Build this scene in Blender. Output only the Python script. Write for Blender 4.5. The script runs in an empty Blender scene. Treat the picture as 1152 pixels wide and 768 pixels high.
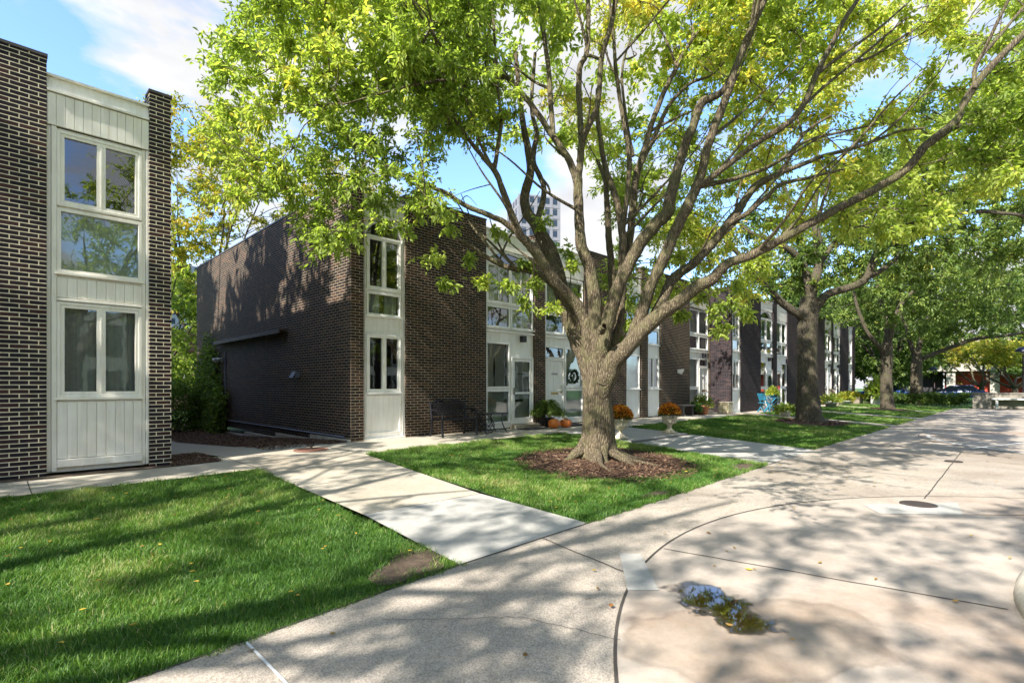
import bpy, bmesh, math, random
import numpy as np
from mathutils import Vector, Matrix
R2 = math.sqrt(2.0)
random.seed(7); RNG = np.random.default_rng(7)
SC = bpy.context.scene
COL = SC.collection

# ------------------------------------------------------------------ camera
CAMZ = 1.4
cam = bpy.data.objects.new('camera', bpy.data.cameras.new('camera'))
COL.objects.link(cam)
cam.location = (0, 0, CAMZ)
cam.rotation_euler = (math.radians(90), 0, math.radians(-45))
cam.data.sensor_width = 36
cam.data.lens = 584 / 1152 * 36
cam.data.shift_y = 50 / 1152
cam.data.clip_start = 0.05
cam.data.clip_end = 3000
SC.camera = cam

# ------------------------------------------------------------------ light
SUN_EL = math.radians(41)
SUN_AZ = math.radians(185)          # direction towards the sun, measured from +X counter-clockwise
SUN_STRENGTH = 2.6
SKY_STRENGTH = 0.15
EXPOSURE = 2.28
to_sun = Vector((math.cos(SUN_AZ) * math.cos(SUN_EL), math.sin(SUN_AZ) * math.cos(SUN_EL), math.sin(SUN_EL)))
sl = bpy.data.lights.new('sun', 'SUN')
sl.energy = SUN_STRENGTH
sl.angle = math.radians(0.53)
sl.color = (1.0, 0.94, 0.85)
sun = bpy.data.objects.new('sun', sl)
COL.objects.link(sun)
sun.rotation_euler = to_sun.to_track_quat('Z', 'Y').to_euler()
sun.location = (-20, -5, 30)

W = bpy.data.worlds.new('World')
SC.world = W
W.use_nodes = True
nt = W.node_tree
nt.nodes.clear()
out = nt.nodes.new('ShaderNodeOutputWorld')
bg = nt.nodes.new('ShaderNodeBackground')
bg.inputs['Strength'].default_value = SKY_STRENGTH
sky = nt.nodes.new('ShaderNodeTexSky')
sky.sky_type = 'NISHITA'
sky.sun_disc = False
sky.sun_elevation = SUN_EL
sky.sun_rotation = math.radians(90) - SUN_AZ
sky.air_density = 1.0
sky.dust_density = 0.6
sky.ozone_density = 1.3
tc = nt.nodes.new('ShaderNodeTexCoord')
mp = nt.nodes.new('ShaderNodeMapping')
mp.inputs['Scale'].default_value = (1.0, 1.0, 2.1)
mp.inputs['Location'].default_value = (4.4, 6.6, 5.5)
nz = nt.nodes.new('ShaderNodeTexNoise')
nz.inputs['Scale'].default_value = 2.7
nz.inputs['Detail'].default_value = 9
nz.inputs['Roughness'].default_value = 0.52
nz.inputs['Distortion'].default_value = 0.15
cr = nt.nodes.new('ShaderNodeValToRGB')
cr.color_ramp.elements[0].position = 0.46
cr.color_ramp.elements[0].color = (0, 0, 0, 1)
cr.color_ramp.elements[1].position = 0.54
cr.color_ramp.elements[1].color = (1, 1, 1, 1)
nz2 = nt.nodes.new('ShaderNodeTexNoise')
nz2.inputs['Scale'].default_value = 4.5
nz2.inputs['Detail'].default_value = 6
cr2 = nt.nodes.new('ShaderNodeValToRGB')
cr2.color_ramp.elements[0].position = 0.3
cr2.color_ramp.elements[0].color = (.98, 1.01, 1.08, 1)
cr2.color_ramp.elements[1].position = 0.62
cr2.color_ramp.elements[1].color = (1.5, 1.5, 1.5, 1)
mx = nt.nodes.new('ShaderNodeMixRGB')
L = nt.links.new
L(tc.outputs['Generated'], mp.inputs['Vector'])
L(mp.outputs[0], nz.inputs['Vector']); L(mp.outputs[0], nz2.inputs['Vector'])
L(nz.outputs['Fac'], cr.inputs[0]); L(nz2.outputs['Fac'], cr2.inputs[0])
L(cr.outputs[0], mx.inputs[0]); gm = nt.nodes.new('ShaderNodeMixRGB'); gm.blend_type = 'MULTIPLY'; gm.inputs[0].default_value = 1; gm.inputs[2].default_value = (.46, .54, .66, 1)
L(sky.outputs[0], gm.inputs[1]); L(gm.outputs[0], mx.inputs[1]); L(cr2.outputs[0], mx.inputs[2])
L(mx.outputs[0], bg.inputs['Color']); L(bg.outputs[0], out.inputs['Surface'])

SC.view_settings.view_transform = 'Standard'
SC.view_settings.look = 'None'
SC.view_settings.gamma = 1
SC.view_settings.exposure = EXPOSURE
SC.view_settings.use_curve_mapping = False
SC.render.engine = 'CYCLES'
SC.cycles.max_bounces = 8
SC.cycles.diffuse_bounces = 4
SC.cycles.glossy_bounces = 3
SC.cycles.transmission_bounces = 6
SC.cycles.transparent_max_bounces = 16
SC.cycles.use_denoising = True
SC.cycles.sample_clamp_indirect = 6
SC.cycles.caustics_reflective = False
SC.cycles.caustics_refractive = False

# ------------------------------------------------------------------ coordinates
def P(px, py, D):
    """a point of the place D metres ahead of the tripod, along the sight line of photo pixel px,py"""
    r = (px - 576) / 584 * D
    return np.array([(D + r) / R2, (D - r) / R2, CAMZ - (py - 434) / 584 * D])
def XF(px, Y):
    t = (px - 576) / 584
    return Y * (1 + t) / (1 - t)
def lerp(a, b, t): return a + (b - a) * t
def G(X, Y):
    """height of the ground"""
    X = np.asarray(X, float); Y = np.asarray(Y, float)
    zc = np.interp(X, [-20, 0.4, 3, 5, 11, 15, 40], [-.50, -.345, -.262, -.242, -.19, -.15, -.14])
    zf = np.interp(X, [-20, 2.3, 5.8, 60], [.02, .02, .12, .12])
    t = np.clip((Y - 3.75) / (9.0 - 3.75), 0, 1)
    z = zc + (zf - zc) * t
    z = z - np.clip(Y - 11.6, 0, 6.5) * .055
    z = np.where(X > 52, z * np.clip(1 - (X - 52) / 20, 0, 1), z)
    return z
def Gf(x, y): return float(G(x, y))

# ------------------------------------------------------------------ naming
def tag(o, label=None, cat=None, group=None, kind=None):
    if label: o['label'] = label
    if cat: o['category'] = cat
    if group: o['group'] = group
    if kind: o['kind'] = kind
    return o
def thing(name, loc, label, cat, group=None, rz=0):
    o = bpy.data.objects.new(name, None)
    o.empty_display_size = 0.2
    COL.objects.link(o)
    o.location = loc
    o.rotation_euler = (0, 0, rz)
    return tag(o, label, cat, group)
def copy_tree(o, parent=None):
    c = o.copy(); COL.objects.link(c)
    if parent: c.parent = parent
    for ch in list(o.children): copy_tree(ch, c)
    return c

# ------------------------------------------------------------------ mesh building
def mesh_from(name, V, F, mat, parent=None, smooth=False, tint=None):
    """V n x 3; F list of (k x m index arrays) grouped by face size"""
    me = bpy.data.meshes.new(name)
    V = np.asarray(V, np.float32)
    groups = [np.asarray(f, np.int32) for f in F if len(f)]
    nl = sum(g.size for g in groups); nf = sum(len(g) for g in groups)
    me.vertices.add(len(V)); me.vertices.foreach_set('co', V.ravel())
    me.loops.add(nl); me.loops.foreach_set('vertex_index', np.concatenate([g.ravel() for g in groups]))
    me.polygons.add(nf)
    starts = []; s = 0
    for g in groups:
        starts.append(s + np.arange(len(g)) * g.shape[1]); s += g.size
    me.polygons.foreach_set('loop_start', np.concatenate(starts).astype(np.int32))
    me.update(calc_edges=True)
    if smooth: me.polygons.foreach_set('use_smooth', np.ones(nf, bool))
    if tint is not None:
        a = me.attributes.new('tint', 'FLOAT', 'POINT')
        a.data.foreach_set('value', np.asarray(tint, np.float32))
    me.materials.append(mat)
    o = bpy.data.objects.new(name, me); COL.objects.link(o)
    if parent: o.parent = parent
    return o

class MB:
    """gathers shapes into one mesh"""
    def __init__(s): s.v = []; s.f = []
    def add(s, verts, faces):
        b = len(s.v)
        s.v.extend([tuple(map(float, p)) for p in verts]); s.f.extend([tuple(i + b for i in f) for f in faces])
        return s
    def box(s, x0, x1, y0, y1, z0, z1):
        if x0 > x1: x0, x1 = x1, x0
        if y0 > y1: y0, y1 = y1, y0
        if z0 > z1: z0, z1 = z1, z0
        return s.add([(x0,y0,z0),(x1,y0,z0),(x1,y1,z0),(x0,y1,z0),(x0,y0,z1),(x1,y0,z1),(x1,y1,z1),(x0,y1,z1)],
                     [(0,3,2,1),(4,5,6,7),(0,1,5,4),(1,2,6,5),(2,3,7,6),(3,0,4,7)])
    def frame(s, x0, x1, z0, z1, w, y0, y1, wb=None):
        """rectangular frame in the xz plane"""
        wb = wb or w
        s.box(x0, x0 + w, y0, y1, z0, z1); s.box(x1 - w, x1, y0, y1, z0, z1)
        s.box(x0 + w, x1 - w, y0, y1, z1 - w, z1); s.box(x0 + w, x1 - w, y0, y1, z0, z0 + wb)
        return s
    def obox(s, c, size, rz=0, rx=0, ry=0):
        M = Matrix.Translation(c) @ Matrix.Rotation(rz, 4, 'Z') @ Matrix.Rotation(ry, 4, 'Y') @ Matrix.Rotation(rx, 4, 'X')
        a, b, d = [q / 2 for q in size]
        pts = [M @ Vector(p) for p in [(-a,-b,-d),(a,-b,-d),(a,b,-d),(-a,b,-d),(-a,-b,d),(a,-b,d),(a,b,d),(-a,b,d)]]
        return s.add(pts, [(0,3,2,1),(4,5,6,7),(0,1,5,4),(1,2,6,5),(2,3,7,6),(3,0,4,7)])
    def lathe(s, prof, n=24, c=(0,0,0), lobes=0, amp=0):
        b = len(s.v)
        for (r, z) in prof:
            for k in range(n):
                a = 2 * math.pi * k / n
                rr = r * (1 + amp * (abs(math.cos(a * lobes / 2)) - .6)) if lobes else r
                s.v.append((c[0] + rr * math.cos(a), c[1] + rr * math.sin(a), c[2] + z))
        for i in range(len(prof) - 1):
            for k in range(n):
                k2 = (k + 1) % n
                s.f.append((b + i*n + k, b + i*n + k2, b + (i+1)*n + k2, b + (i+1)*n + k))
        if prof[0][0] > 1e-4: s.f.append(tuple(b + k for k in range(n))[::-1])
        if prof[-1][0] > 1e-4: s.f.append(tuple(b + (len(prof)-1)*n + k for k in range(n)))
        return s
    def tube(s, pts, r, n=6, closed=False):
        V, F = sweep(np.array(pts, float), np.full(len(pts), r) if np.isscalar(r) else np.array(r), n, closed=closed)
        return s.add(V, [tuple(f) for f in F])
    def prism(s, poly, y0, y1):
        """poly in xz, thick along y"""
        n = len(poly)
        s.add([(x, y0, z) for x, z in poly] + [(x, y1, z) for x, z in poly],
              [tuple(range(n)), tuple(range(2*n - 1, n - 1, -1))] + [(i, i + n, (i+1) % n + n, (i+1) % n) for i in range(n)])
        return s
    def build(s, name, mat, parent=None, smooth=False, bevel=0, fix=True):
        me = bpy.data.meshes.new(name)
        me.from_pydata(s.v, [], s.f)
        if fix:
            bm = bmesh.new(); bm.from_mesh(me)
            bmesh.ops.recalc_face_normals(bm, faces=bm.faces)
            bm.to_mesh(me); bm.free()
        me.materials.append(mat)
        if smooth:
            me.polygons.foreach_set('use_smooth', np.ones(len(me.polygons), bool))
        o = bpy.data.objects.new(name, me); COL.objects.link(o)
        if parent: o.parent = parent
        if bevel:
            m = o.modifiers.new('bevel', 'BEVEL'); m.width = bevel; m.segments = 2; m.limit_method = 'ANGLE'
        return o

def crom(pts, rad, sub):
    """Catmull-Rom resampling"""
    pts = np.asarray(pts, float); rad = np.asarray(rad, float)
    n = len(pts)
    if n < 3 or sub < 2: return pts, rad
    e = np.vstack([2*pts[0]-pts[1], pts, 2*pts[-1]-pts[-2]])
    o = []; q = []
    for i in range(n - 1):
        p0, p1, p2, p3 = e[i:i+4]
        for k in range(sub):
            t = k / sub
            o.append(.5*((2*p1)+(-p0+p2)*t+(2*p0-5*p1+4*p2-p3)*t*t+(-p0+3*p1-3*p2+p3)*t**3))
            q.append(rad[i] + (rad[i+1]-rad[i])*t)
    o.append(pts[-1]); q.append(rad[-1])
    return np.array(o), np.array(q)
def sweep(pts, rad, n, closed=False, jit=0, shape=None):
    m = len(pts)
    T = np.gradient(pts, axis=0)
    if closed:
        T = np.roll(pts, -1, axis=0) - np.roll(pts, 1, axis=0)
    T /= np.linalg.norm(T, axis=1)[:, None] + 1e-9
    u = np.cross(T[0], [0, 0, 1.0])
    if np.linalg.norm(u) < .1: u = np.cross(T[0], [1.0, 0, 0])
    u /= np.linalg.norm(u)
    V = np.zeros((m, n, 3)); a = np.arange(n) * 2 * math.pi / n
    for i in range(m):
        u = u - T[i] * np.dot(u, T[i]); u /= np.linalg.norm(u) + 1e-9
        w = np.cross(T[i], u)
        rr = np.full(n, rad[i])
        if jit: rr = rr * (1 + RNG.uniform(-jit, jit, n))
        if shape is not None: rr = rr * shape(i, a)
        V[i] = pts[i] + np.outer(rr*np.cos(a), u) + np.outer(rr*np.sin(a), w)
    F = []
    mm = m if closed else m - 1
    i = np.arange(mm)[:, None]; k = np.arange(n)[None, :]
    i2 = (i + 1) % m; k2 = (k + 1) % n
    F = np.stack([i*n+k, i*n+k2, i2*n+k2, i2*n+k], -1).reshape(-1, 4)
    return V.reshape(-1, 3), F

# ------------------------------------------------------------------ materials
def newmat(name):
    m = bpy.data.materials.new(name); m.use_nodes = True
    t = m.node_tree; b = t.nodes['Principled BSDF']
    return m, t, b
def node(t, typ, **kw):
    n = t.nodes.new(typ)
    for k, v in kw.items():
        if k in n.inputs: n.inputs[k].default_value = v
        else: setattr(n, k, v)
    return n
def rgba(c): return (c[0], c[1], c[2], 1)
def ramp(t, fac, stops):
    r = t.nodes.new('ShaderNodeValToRGB')
    while len(r.color_ramp.elements) < len(stops): r.color_ramp.elements.new(0.5)
    for e, (p, c) in zip(r.color_ramp.elements, stops):
        e.position = p; e.color = rgba(c) if not np.isscalar(c) else (c, c, c, 1)
    t.links.new(fac, r.inputs[0])
    return r.outputs[0]
def noise(t, vec, scale, detail=4, rough=.55, dist=0):
    n = node(t, 'ShaderNodeTexNoise', Scale=scale, Detail=detail, Roughness=rough, Distortion=dist)
    if vec is not None: t.links.new(vec, n.inputs['Vector'])
    return n.outputs['Fac']
def mixc(t, fac, a, b, mode='MIX'):
    n = t.nodes.new('ShaderNodeMixRGB'); n.blend_type = mode
    for i, v in enumerate((fac, a, b)):
        sock = n.inputs[i]
        if isinstance(v, bpy.types.NodeSocket): t.links.new(v, sock)
        elif i == 0: sock.default_value = v
        elif np.isscalar(v): sock.default_value = (v, v, v, 1)
        else: sock.default_value = rgba(v)
    return n.outputs[0]
def bump(t, h, strength=.3, dist=.01):
    b = node(t, 'ShaderNodeBump', Strength=strength, Distance=dist)
    t.links.new(h, b.inputs['Height'])
    t.links.new(b.outputs[0], t.nodes['Principled BSDF'].inputs['Normal'])
def objco(t): return node(t, 'ShaderNodeTexCoord').outputs['Object']
def mathn(t, op, a, b=0.0):
    n = t.nodes.new('ShaderNodeMath'); n.operation = op
    for s, v in ((n.inputs[0], a), (n.inputs[1], b)):
        if isinstance(v, bpy.types.NodeSocket): t.links.new(v, s)
        else: s.default_value = v
    return n.outputs[0]

def plain(name, c, rough=.5, metal=0, var=.12, scale=6, bmp=0, spec=.5):
    m, t, b = newmat(name)
    co = objco(t)
    f = noise(t, co, scale, 5)
    lo = [q*(1-var) for q in c]; hi = [min(1, q*(1+var)) for q in c]
    t.links.new(ramp(t, f, [(.3, lo), (.7, hi)]), b.inputs['Base Color'])
    b.inputs['Roughness'].default_value = rough; b.inputs['Metallic'].default_value = metal
    b.inputs['Specular IOR Level'].default_value = spec
    if bmp: bump(t, noise(t, co, scale*6, 6), .4, bmp)
    return m

def brickmat(name, c1, c2, c3, mortar, msize=.006, red=.62, course=.0675, length=.215, grime=.25):
    m, t, b = newmat(name)
    tcn = node(t, 'ShaderNodeTexCoord')
    sp = t.nodes.new('ShaderNodeSeparateXYZ'); t.links.new(tcn.outputs['Object'], sp.inputs[0])
    sn = t.nodes.new('ShaderNodeSeparateXYZ'); t.links.new(tcn.outputs['Normal'], sn.inputs[0])
    ax = mathn(t, 'ABSOLUTE', sn.outputs[0]); sel = mathn(t, 'GREATER_THAN', ax, .5)
    u = node(t, 'ShaderNodeMix'); u.data_type = 'FLOAT'
    t.links.new(sel, u.inputs[0]); t.links.new(sp.outputs[0], u.inputs[2])
    t.links.new(mathn(t, 'ADD', sp.outputs[1], .107), u.inputs[3])
    cb = t.nodes.new('ShaderNodeCombineXYZ'); t.links.new(u.outputs[0], cb.inputs[0]); t.links.new(sp.outputs[2], cb.inputs[1])
    # slight waviness of the laying
    wv = t.nodes.new('ShaderNodeVectorMath'); wv.operation = 'SCALE'
    nn = node(t, 'ShaderNodeTexNoise', Scale=1.3, Detail=3); t.links.new(cb.outputs[0], nn.inputs['Vector'])
    sb = t.nodes.new('ShaderNodeVectorMath'); sb.operation = 'SUBTRACT'; sb.inputs[1].default_value = (.5, .5, .5)
    t.links.new(nn.outputs['Color'], sb.inputs[0]); t.links.new(sb.outputs[0], wv.inputs[0]); wv.inputs['Scale'].default_value = .012
    ad = t.nodes.new('ShaderNodeVectorMath'); ad.operation = 'ADD'
    t.links.new(cb.outputs[0], ad.inputs[0]); t.links.new(wv.outputs[0], ad.inputs[1])
    br = t.nodes.new('ShaderNodeTexBrick')
    br.inputs['Scale'].default_value = 1; br.inputs['Brick Width'].default_value = length; br.inputs['Row Height'].default_value = course
    br.inputs['Mortar Size'].default_value = msize; br.inputs['Mortar Smooth'].default_value = .25; br.inputs['Bias'].default_value = 0
    br.inputs['Color1'].default_value = (0, 0, 0, 1); br.inputs['Color2'].default_value = (1, 1, 1, 1); br.inputs['Mortar'].default_value = (0, 0, 0, 1)
    t.links.new(ad.outputs[0], br.inputs['Vector'])
    rnd = br.outputs['Color']
    base = ramp(t, rnd, [(0, c1), (red*.5, c2), (red, [q*1.15 for q in c1]), (red+.12, c3), (1, c2)])
    fine = noise(t, ad.outputs[0], 60, 5, .7)
    base = mixc(t, .5, base, ramp(t, fine, [(.3, .5), (.7, 1.35)]), 'MULTIPLY')
    big = noise(t, ad.outputs[0], .9, 4)
    base = mixc(t, grime, base, ramp(t, big, [(.35, (.55, .5, .5)), (.65, (1.5, 1.4, 1.3))]), 'MULTIPLY')
    mor = mixc(t, .6, mortar, ramp(t, noise(t, ad.outputs[0], 7, 4), [(.3, .55), (.7, 1.2)]), 'MULTIPLY')
    t.links.new(mixc(t, br.outputs['Fac'], base, mor), b.inputs['Base Color'])
    t.links.new(ramp(t, br.outputs['Fac'], [(0, .75), (1, .95)]), b.inputs['Roughness'])
    b.inputs['Specular IOR Level'].default_value = .2
    h = mathn(t, 'ADD', mathn(t, 'MULTIPLY', br.outputs['Fac'], -1.0), mathn(t, 'MULTIPLY', fine, .35))
    h = mathn(t, 'ADD', h, mathn(t, 'MULTIPLY', rnd, .25))
    bump(t, h, .8, .006)
    return m

def concrete(name, c, agg=False, var=.15, stain=(.5,.42,.34), stain_amt=.25):
    m, t, b = newmat(name)
    co = objco(t)
    f = noise(t, co, .8, 6, .6)
    col = ramp(t, f, [(.3, [q*(1-var) for q in c]), (.7, [q*(1+var) for q in c])])
    st = noise(t, co, .35, 6, .65, .6)
    col = mixc(t, mathn(t, 'MULTIPLY', ramp(t, st, [(.5, 0.0), (.7, 1.0)]), stain_amt*2), col, mixc(t, 1.0, col, stain, 'MULTIPLY'))
    sp = noise(t, co, 14, 6, .7)
    col = mixc(t, .6, col, ramp(t, sp, [(.3, .8), (.7, 1.15)]), 'MULTIPLY')
    if agg:
        v = node(t, 'ShaderNodeTexVoronoi', Scale=110); t.links.new(co, v.inputs['Vector'])
        g = ramp(t, v.outputs['Color'], [(.1, (.5,.45,.40)), (.5, (1,.97,.93)), (.9, (1.45,1.38,1.28))])
        col = mixc(t, .65, col, g, 'MULTIPLY')
        v2 = node(t, 'ShaderNodeTexVoronoi', Scale=38); t.links.new(co, v2.inputs['Vector'])
        dark = ramp(t, v2.outputs['Distance'], [(.08, 0.5), (.22, 1.0)])
        col = mixc(t, .5, col, dark, 'MULTIPLY')
        bump(t, v.outputs['Distance'], .55, .004)
    else:
        v2 = node(t, 'ShaderNodeTexVoronoi', Scale=9); t.links.new(co, v2.inputs['Vector'])
        col = mixc(t, .5, col, ramp(t, v2.outputs['Distance'], [(.02, .6), (.06, 1.0)]), 'MULTIPLY')
        v3 = noise(t, co, 190, 3, .8)
        col = mixc(t, .5, col, ramp(t, v3, [(.3, .7), (.7, 1.25)]), 'MULTIPLY')
        bump(t, mathn(t, 'ADD', sp, mathn(t, 'MULTIPLY', v3, .5)), .25, .004)
    t.links.new(col, b.inputs['Base Color'])
    b.inputs['Roughness'].default_value = .8
    return m

def leafmat(name, stops, trans=.5, rough=.45):
    """stops over the per-leaf tint"""
    m, t, b = newmat(name)
    at = node(t, 'ShaderNodeAttribute'); at.attribute_name = 'tint'
    col = ramp(t, at.outputs['Fac'], stops)
    t.links.new(col, b.inputs['Base Color'])
    b.inputs['Roughness'].default_value = rough
    b.inputs['Specular IOR Level'].default_value = .35
    tr = t.nodes.new('ShaderNodeBsdfTranslucent')
    c2 = mixc(t, 1.0, col, (1.2, 1.28, .6), 'MULTIPLY')
    t.links.new(c2, tr.inputs['Color'])
    mx = t.nodes.new('ShaderNodeMixShader'); mx.inputs[0].default_value = trans
    o = t.nodes['Material Output']
    t.links.new(b.outputs[0], mx.inputs[1]); t.links.new(tr.outputs[0], mx.inputs[2]); t.links.new(mx.outputs[0], o.inputs['Surface'])
    return m

def barkmat(name, c1, c2, c3, scale=1.0):
    m, t, b = newmat(name)
    co = objco(t)
    mp = t.nodes.new('ShaderNodeMapping'); mp.inputs['Scale'].default_value = (1, 1, .16); t.links.new(co, mp.inputs[0])
    v = node(t, 'ShaderNodeTexVoronoi', Scale=34*scale); t.links.new(mp.outputs[0], v.inputs['Vector'])
    v.feature = 'DISTANCE_TO_EDGE'
    n1 = noise(t, mp.outputs[0], 22*scale, 8, .75, 1.2)
    h = mathn(t, 'ADD', mathn(t, 'MULTIPLY', v.outputs['Distance'], 1.4), n1)
    col = ramp(t, h, [(.38, [q*.35 for q in c1]), (.55, c1), (.85, c2)])
    pn = noise(t, co, 2.2, 6, .65, .8)
    col = mixc(t, ramp(t, pn, [(.48, 0.0), (.6, .85)]), col, mixc(t, .55, col, c3))
    t.links.new(col, b.inputs['Base Color'])
    b.inputs['Roughness'].default_value = .9
    bump(t, h, 1.0, .035)
    return m

def glassmat(name, tintc=(.93,.99,.96), rough=.012, see=.9):
    m, t, b = newmat(name)
    tr = t.nodes.new('ShaderNodeBsdfTransparent'); tr.inputs[0].default_value = (see*tintc[0], see*tintc[1], see*tintc[2], 1)
    gl = t.nodes.new('ShaderNodeBsdfGlossy'); gl.inputs['Roughness'].default_value = rough; gl.inputs['Color'].default_value = (.9,.95,1,1)
    fr = node(t, 'ShaderNodeFresnel', IOR=1.5)
    f2 = mathn(t, 'ADD', mathn(t, 'MULTIPLY', fr.outputs[0], 1.8), .09)
    f2 = mathn(t, 'MINIMUM', f2, .95)
    # faint waviness of the sheet
    bp = node(t, 'ShaderNodeBump', Strength=.06, Distance=.02)
    t.links.new(noise(t, objco(t), 2.2, 2), bp.inputs['Height']); t.links.new(bp.outputs[0], gl.inputs['Normal'])
    mx = t.nodes.new('ShaderNodeMixShader')
    t.links.new(f2, mx.inputs[0]); t.links.new(tr.outputs[0], mx.inputs[1]); t.links.new(gl.outputs[0], mx.inputs[2])
    t.links.new(mx.outputs[0], t.nodes['Material Output'].inputs['Surface'])
    return m

M = {}
M['brick_left'] = brickmat('dark brick cream mortar', (.016,.013,.018), (.030,.022,.027), (.062,.030,.028), (.78,.69,.50), .0072, grime=.4)
M['brick_main'] = brickmat('dark brick tan mortar', (.013,.011,.011), (.030,.021,.018), (.070,.038,.026), (.42,.34,.24), .0056, red=.56, grime=.4)
M['brick_far'] = brickmat('dark brick purple', (.013,.011,.015), (.026,.020,.026), (.05,.032,.034), (.13,.11,.10), .005, grime=.4)
M['brick_red'] = brickmat('red brown brick', (.16,.07,.05), (.2,.09,.06), (.25,.12,.08), (.35,.3,.25), .006)
def paint(name, c, rough=.45):
    m, t, b = newmat(name); co = objco(t)
    mp = t.nodes.new('ShaderNodeMapping'); mp.inputs['Scale'].default_value = (14, 14, 1.1); t.links.new(co, mp.inputs[0])
    streak = ramp(t, noise(t, mp.outputs[0], 1.0, 6, .6), [(.35, (.90,.885,.86)), (.6, (1,1,1))])
    col = mixc(t, .8, mixc(t, 1.0, c, streak, 'MULTIPLY'), ramp(t, noise(t, co, 2.3, 5), [(.3, (.90,.89,.87)), (.6, (1,1,1))]), 'MULTIPLY')
    fl = ramp(t, noise(t, co, 38, 4, .7), [(.26, (.6,.55,.48)), (.31, (1,1,1))])
    t.links.new(mixc(t, .6, col, fl, 'MULTIPLY'), b.inputs['Base Color']); b.inputs['Roughness'].default_value = rough
    bump(t, noise(t, co, 60, 4), .12, .003); return m
M['white'] = paint('white paint', (.90,.895,.875))
M['cream'] = paint('cream paint', (.90,.87,.79))
M['coping'] = plain('dark coping', (.06,.05,.045), .5)
M['curtain'] = plain('white curtain', (.55,.56,.53), .9, var=.1, scale=9)
M['blind'] = plain('pale green blind', (.55,.63,.55), .8, var=.08, scale=2)
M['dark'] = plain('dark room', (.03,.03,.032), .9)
M['room'] = plain('room wall', (.16,.15,.13), .9)
M['glass'] = glassmat('window glass')
M['black'] = plain('black metal', (.014,.014,.018), .4, metal=.3)
M['brass'] = plain('brass', (.35,.25,.1), .35, metal=.8)
M['steel'] = plain('grey metal', (.32,.32,.33), .4, metal=.6)
M['roof'] = plain('roof gravel', (.2,.19,.18), .9, bmp=.01)
M['bark'] = barkmat('tree bark', (.075,.055,.032), (.20,.16,.10), (.15,.15,.06))
M['bark_limb'] = M['bark']
M['bark_far'] = barkmat('grey bark', (.05,.040,.026), (.13,.107,.072), (.10,.10,.045), .8)
M['leaf_main'] = leafmat('tree leaf', [(0, (.18,.26,.055)), (.4, (.34,.43,.10)), (.7, (.50,.56,.13)), (.9, (.66,.63,.17)), (1, (.70,.56,.12))], .6)
M['leaf_green'] = leafmat('green leaf', [(0, (.085,.15,.035)), (.5, (.17,.25,.055)), (.85, (.30,.37,.08)), (1, (.4,.36,.05))], .45)
M['leaf_yellow'] = leafmat('yellow leaf', [(0, (.16,.24,.03)), (.4, (.36,.36,.05)), (.75, (.62,.46,.06)), (1, (.7,.38,.07))], .5)
M['leaf_dark'] = leafmat('dark leaf', [(0, (.02,.06,.014)), (.6, (.045,.11,.02)), (1, (.10,.17,.03))], .35)
M['grass'] = leafmat('grass blade', [(0, (.055,.135,.022)), (.45, (.105,.225,.032)), (.75, (.20,.32,.055)), (.92, (.34,.38,.13)), (1, (.48,.44,.22))], .35, .5)
M['conc_walk'] = concrete('tan walk concrete', (.40,.36,.29))
M['conc_new'] = concrete('grey new concrete', (.36,.35,.325), var=.06, stain_amt=.08)
M['conc_agg'] = concrete('exposed aggregate', (.34,.305,.265), agg=True, var=.16, stain_amt=.35)
M['conc_court'] = concrete('court concrete', (.36,.31,.262), var=.16, stain=(.62,.45,.32), stain_amt=.4)
M['conc_curb'] = concrete('curb concrete', (.48,.44,.37), stain=(.55,.4,.22), stain_amt=.5)
M['joint'] = plain('joint', (.05,.043,.036), .9, var=.3)
M['caulk'] = plain('white caulk', (.62,.62,.62), .7)
M['paint_line'] = plain('worn white line paint', (.6,.6,.58), .7, var=.25, scale=20)
M['iron'] = plain('cast iron cover', (.07,.055,.05), .6, metal=.4, bmp=.004, scale=30)
# ------------------------------------------------------------------ ground surfaces
def surf(name, polys, off, mat, step=1.0, kind='structure', hf=None, thick=0, parent=None):
    hf = hf or Gf
    bm = bmesh.new()
    for poly in polys:
        vs = [bm.verts.new((x, y, 0)) for x, y in poly]
        bm.faces.new(vs)
    xs = [v.co.x for v in bm.verts]; ys = [v.co.y for v in bm.verts]
    for a, b, ax in ((min(xs), max(xs), 0), (min(ys), max(ys), 1)):
        k = math.floor(a / step) * step + step + .013
        while k < b:
            co = (k, 0, 0) if ax == 0 else (0, k, 0); no = (1, 0, 0) if ax == 0 else (0, 1, 0)
            bmesh.ops.bisect_plane(bm, geom=bm.verts[:] + bm.edges[:] + bm.faces[:], plane_co=co, plane_no=no)
            k += step
    for v in bm.verts: v.co.z = hf(v.co.x, v.co.y) + off
    if thick:
        r = bmesh.ops.extrude_face_region(bm, geom=bm.faces[:])
        for v in [g for g in r['geom'] if isinstance(g, bmesh.types.BMVert)]: pass
        tops = set(v for v in r['geom'] if isinstance(v, bmesh.types.BMVert))
        for v in bm.verts:
            if v not in tops: v.co.z -= thick
    bmesh.ops.recalc_face_normals(bm, faces=bm.faces)
    if not thick:
        for f in bm.faces:
            if f.normal.z < 0: f.normal_flip()
    me = bpy.data.meshes.new(name); bm.to_mesh(me); bm.free()
    me.materials.append(mat)
    o = bpy.data.objects.new(name, me); COL.objects.link(o)
    if parent: o.parent = parent
    if kind: o['kind'] = kind
    return o
def circ(cx, cy, r, a0=0, a1=360, n=72): return [(cx + r*math.cos(math.radians(a)), cy + r*math.sin(math.radians(a))) for a in np.linspace(a0, a1, n, endpoint=(a1-a0) < 360)]
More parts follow.
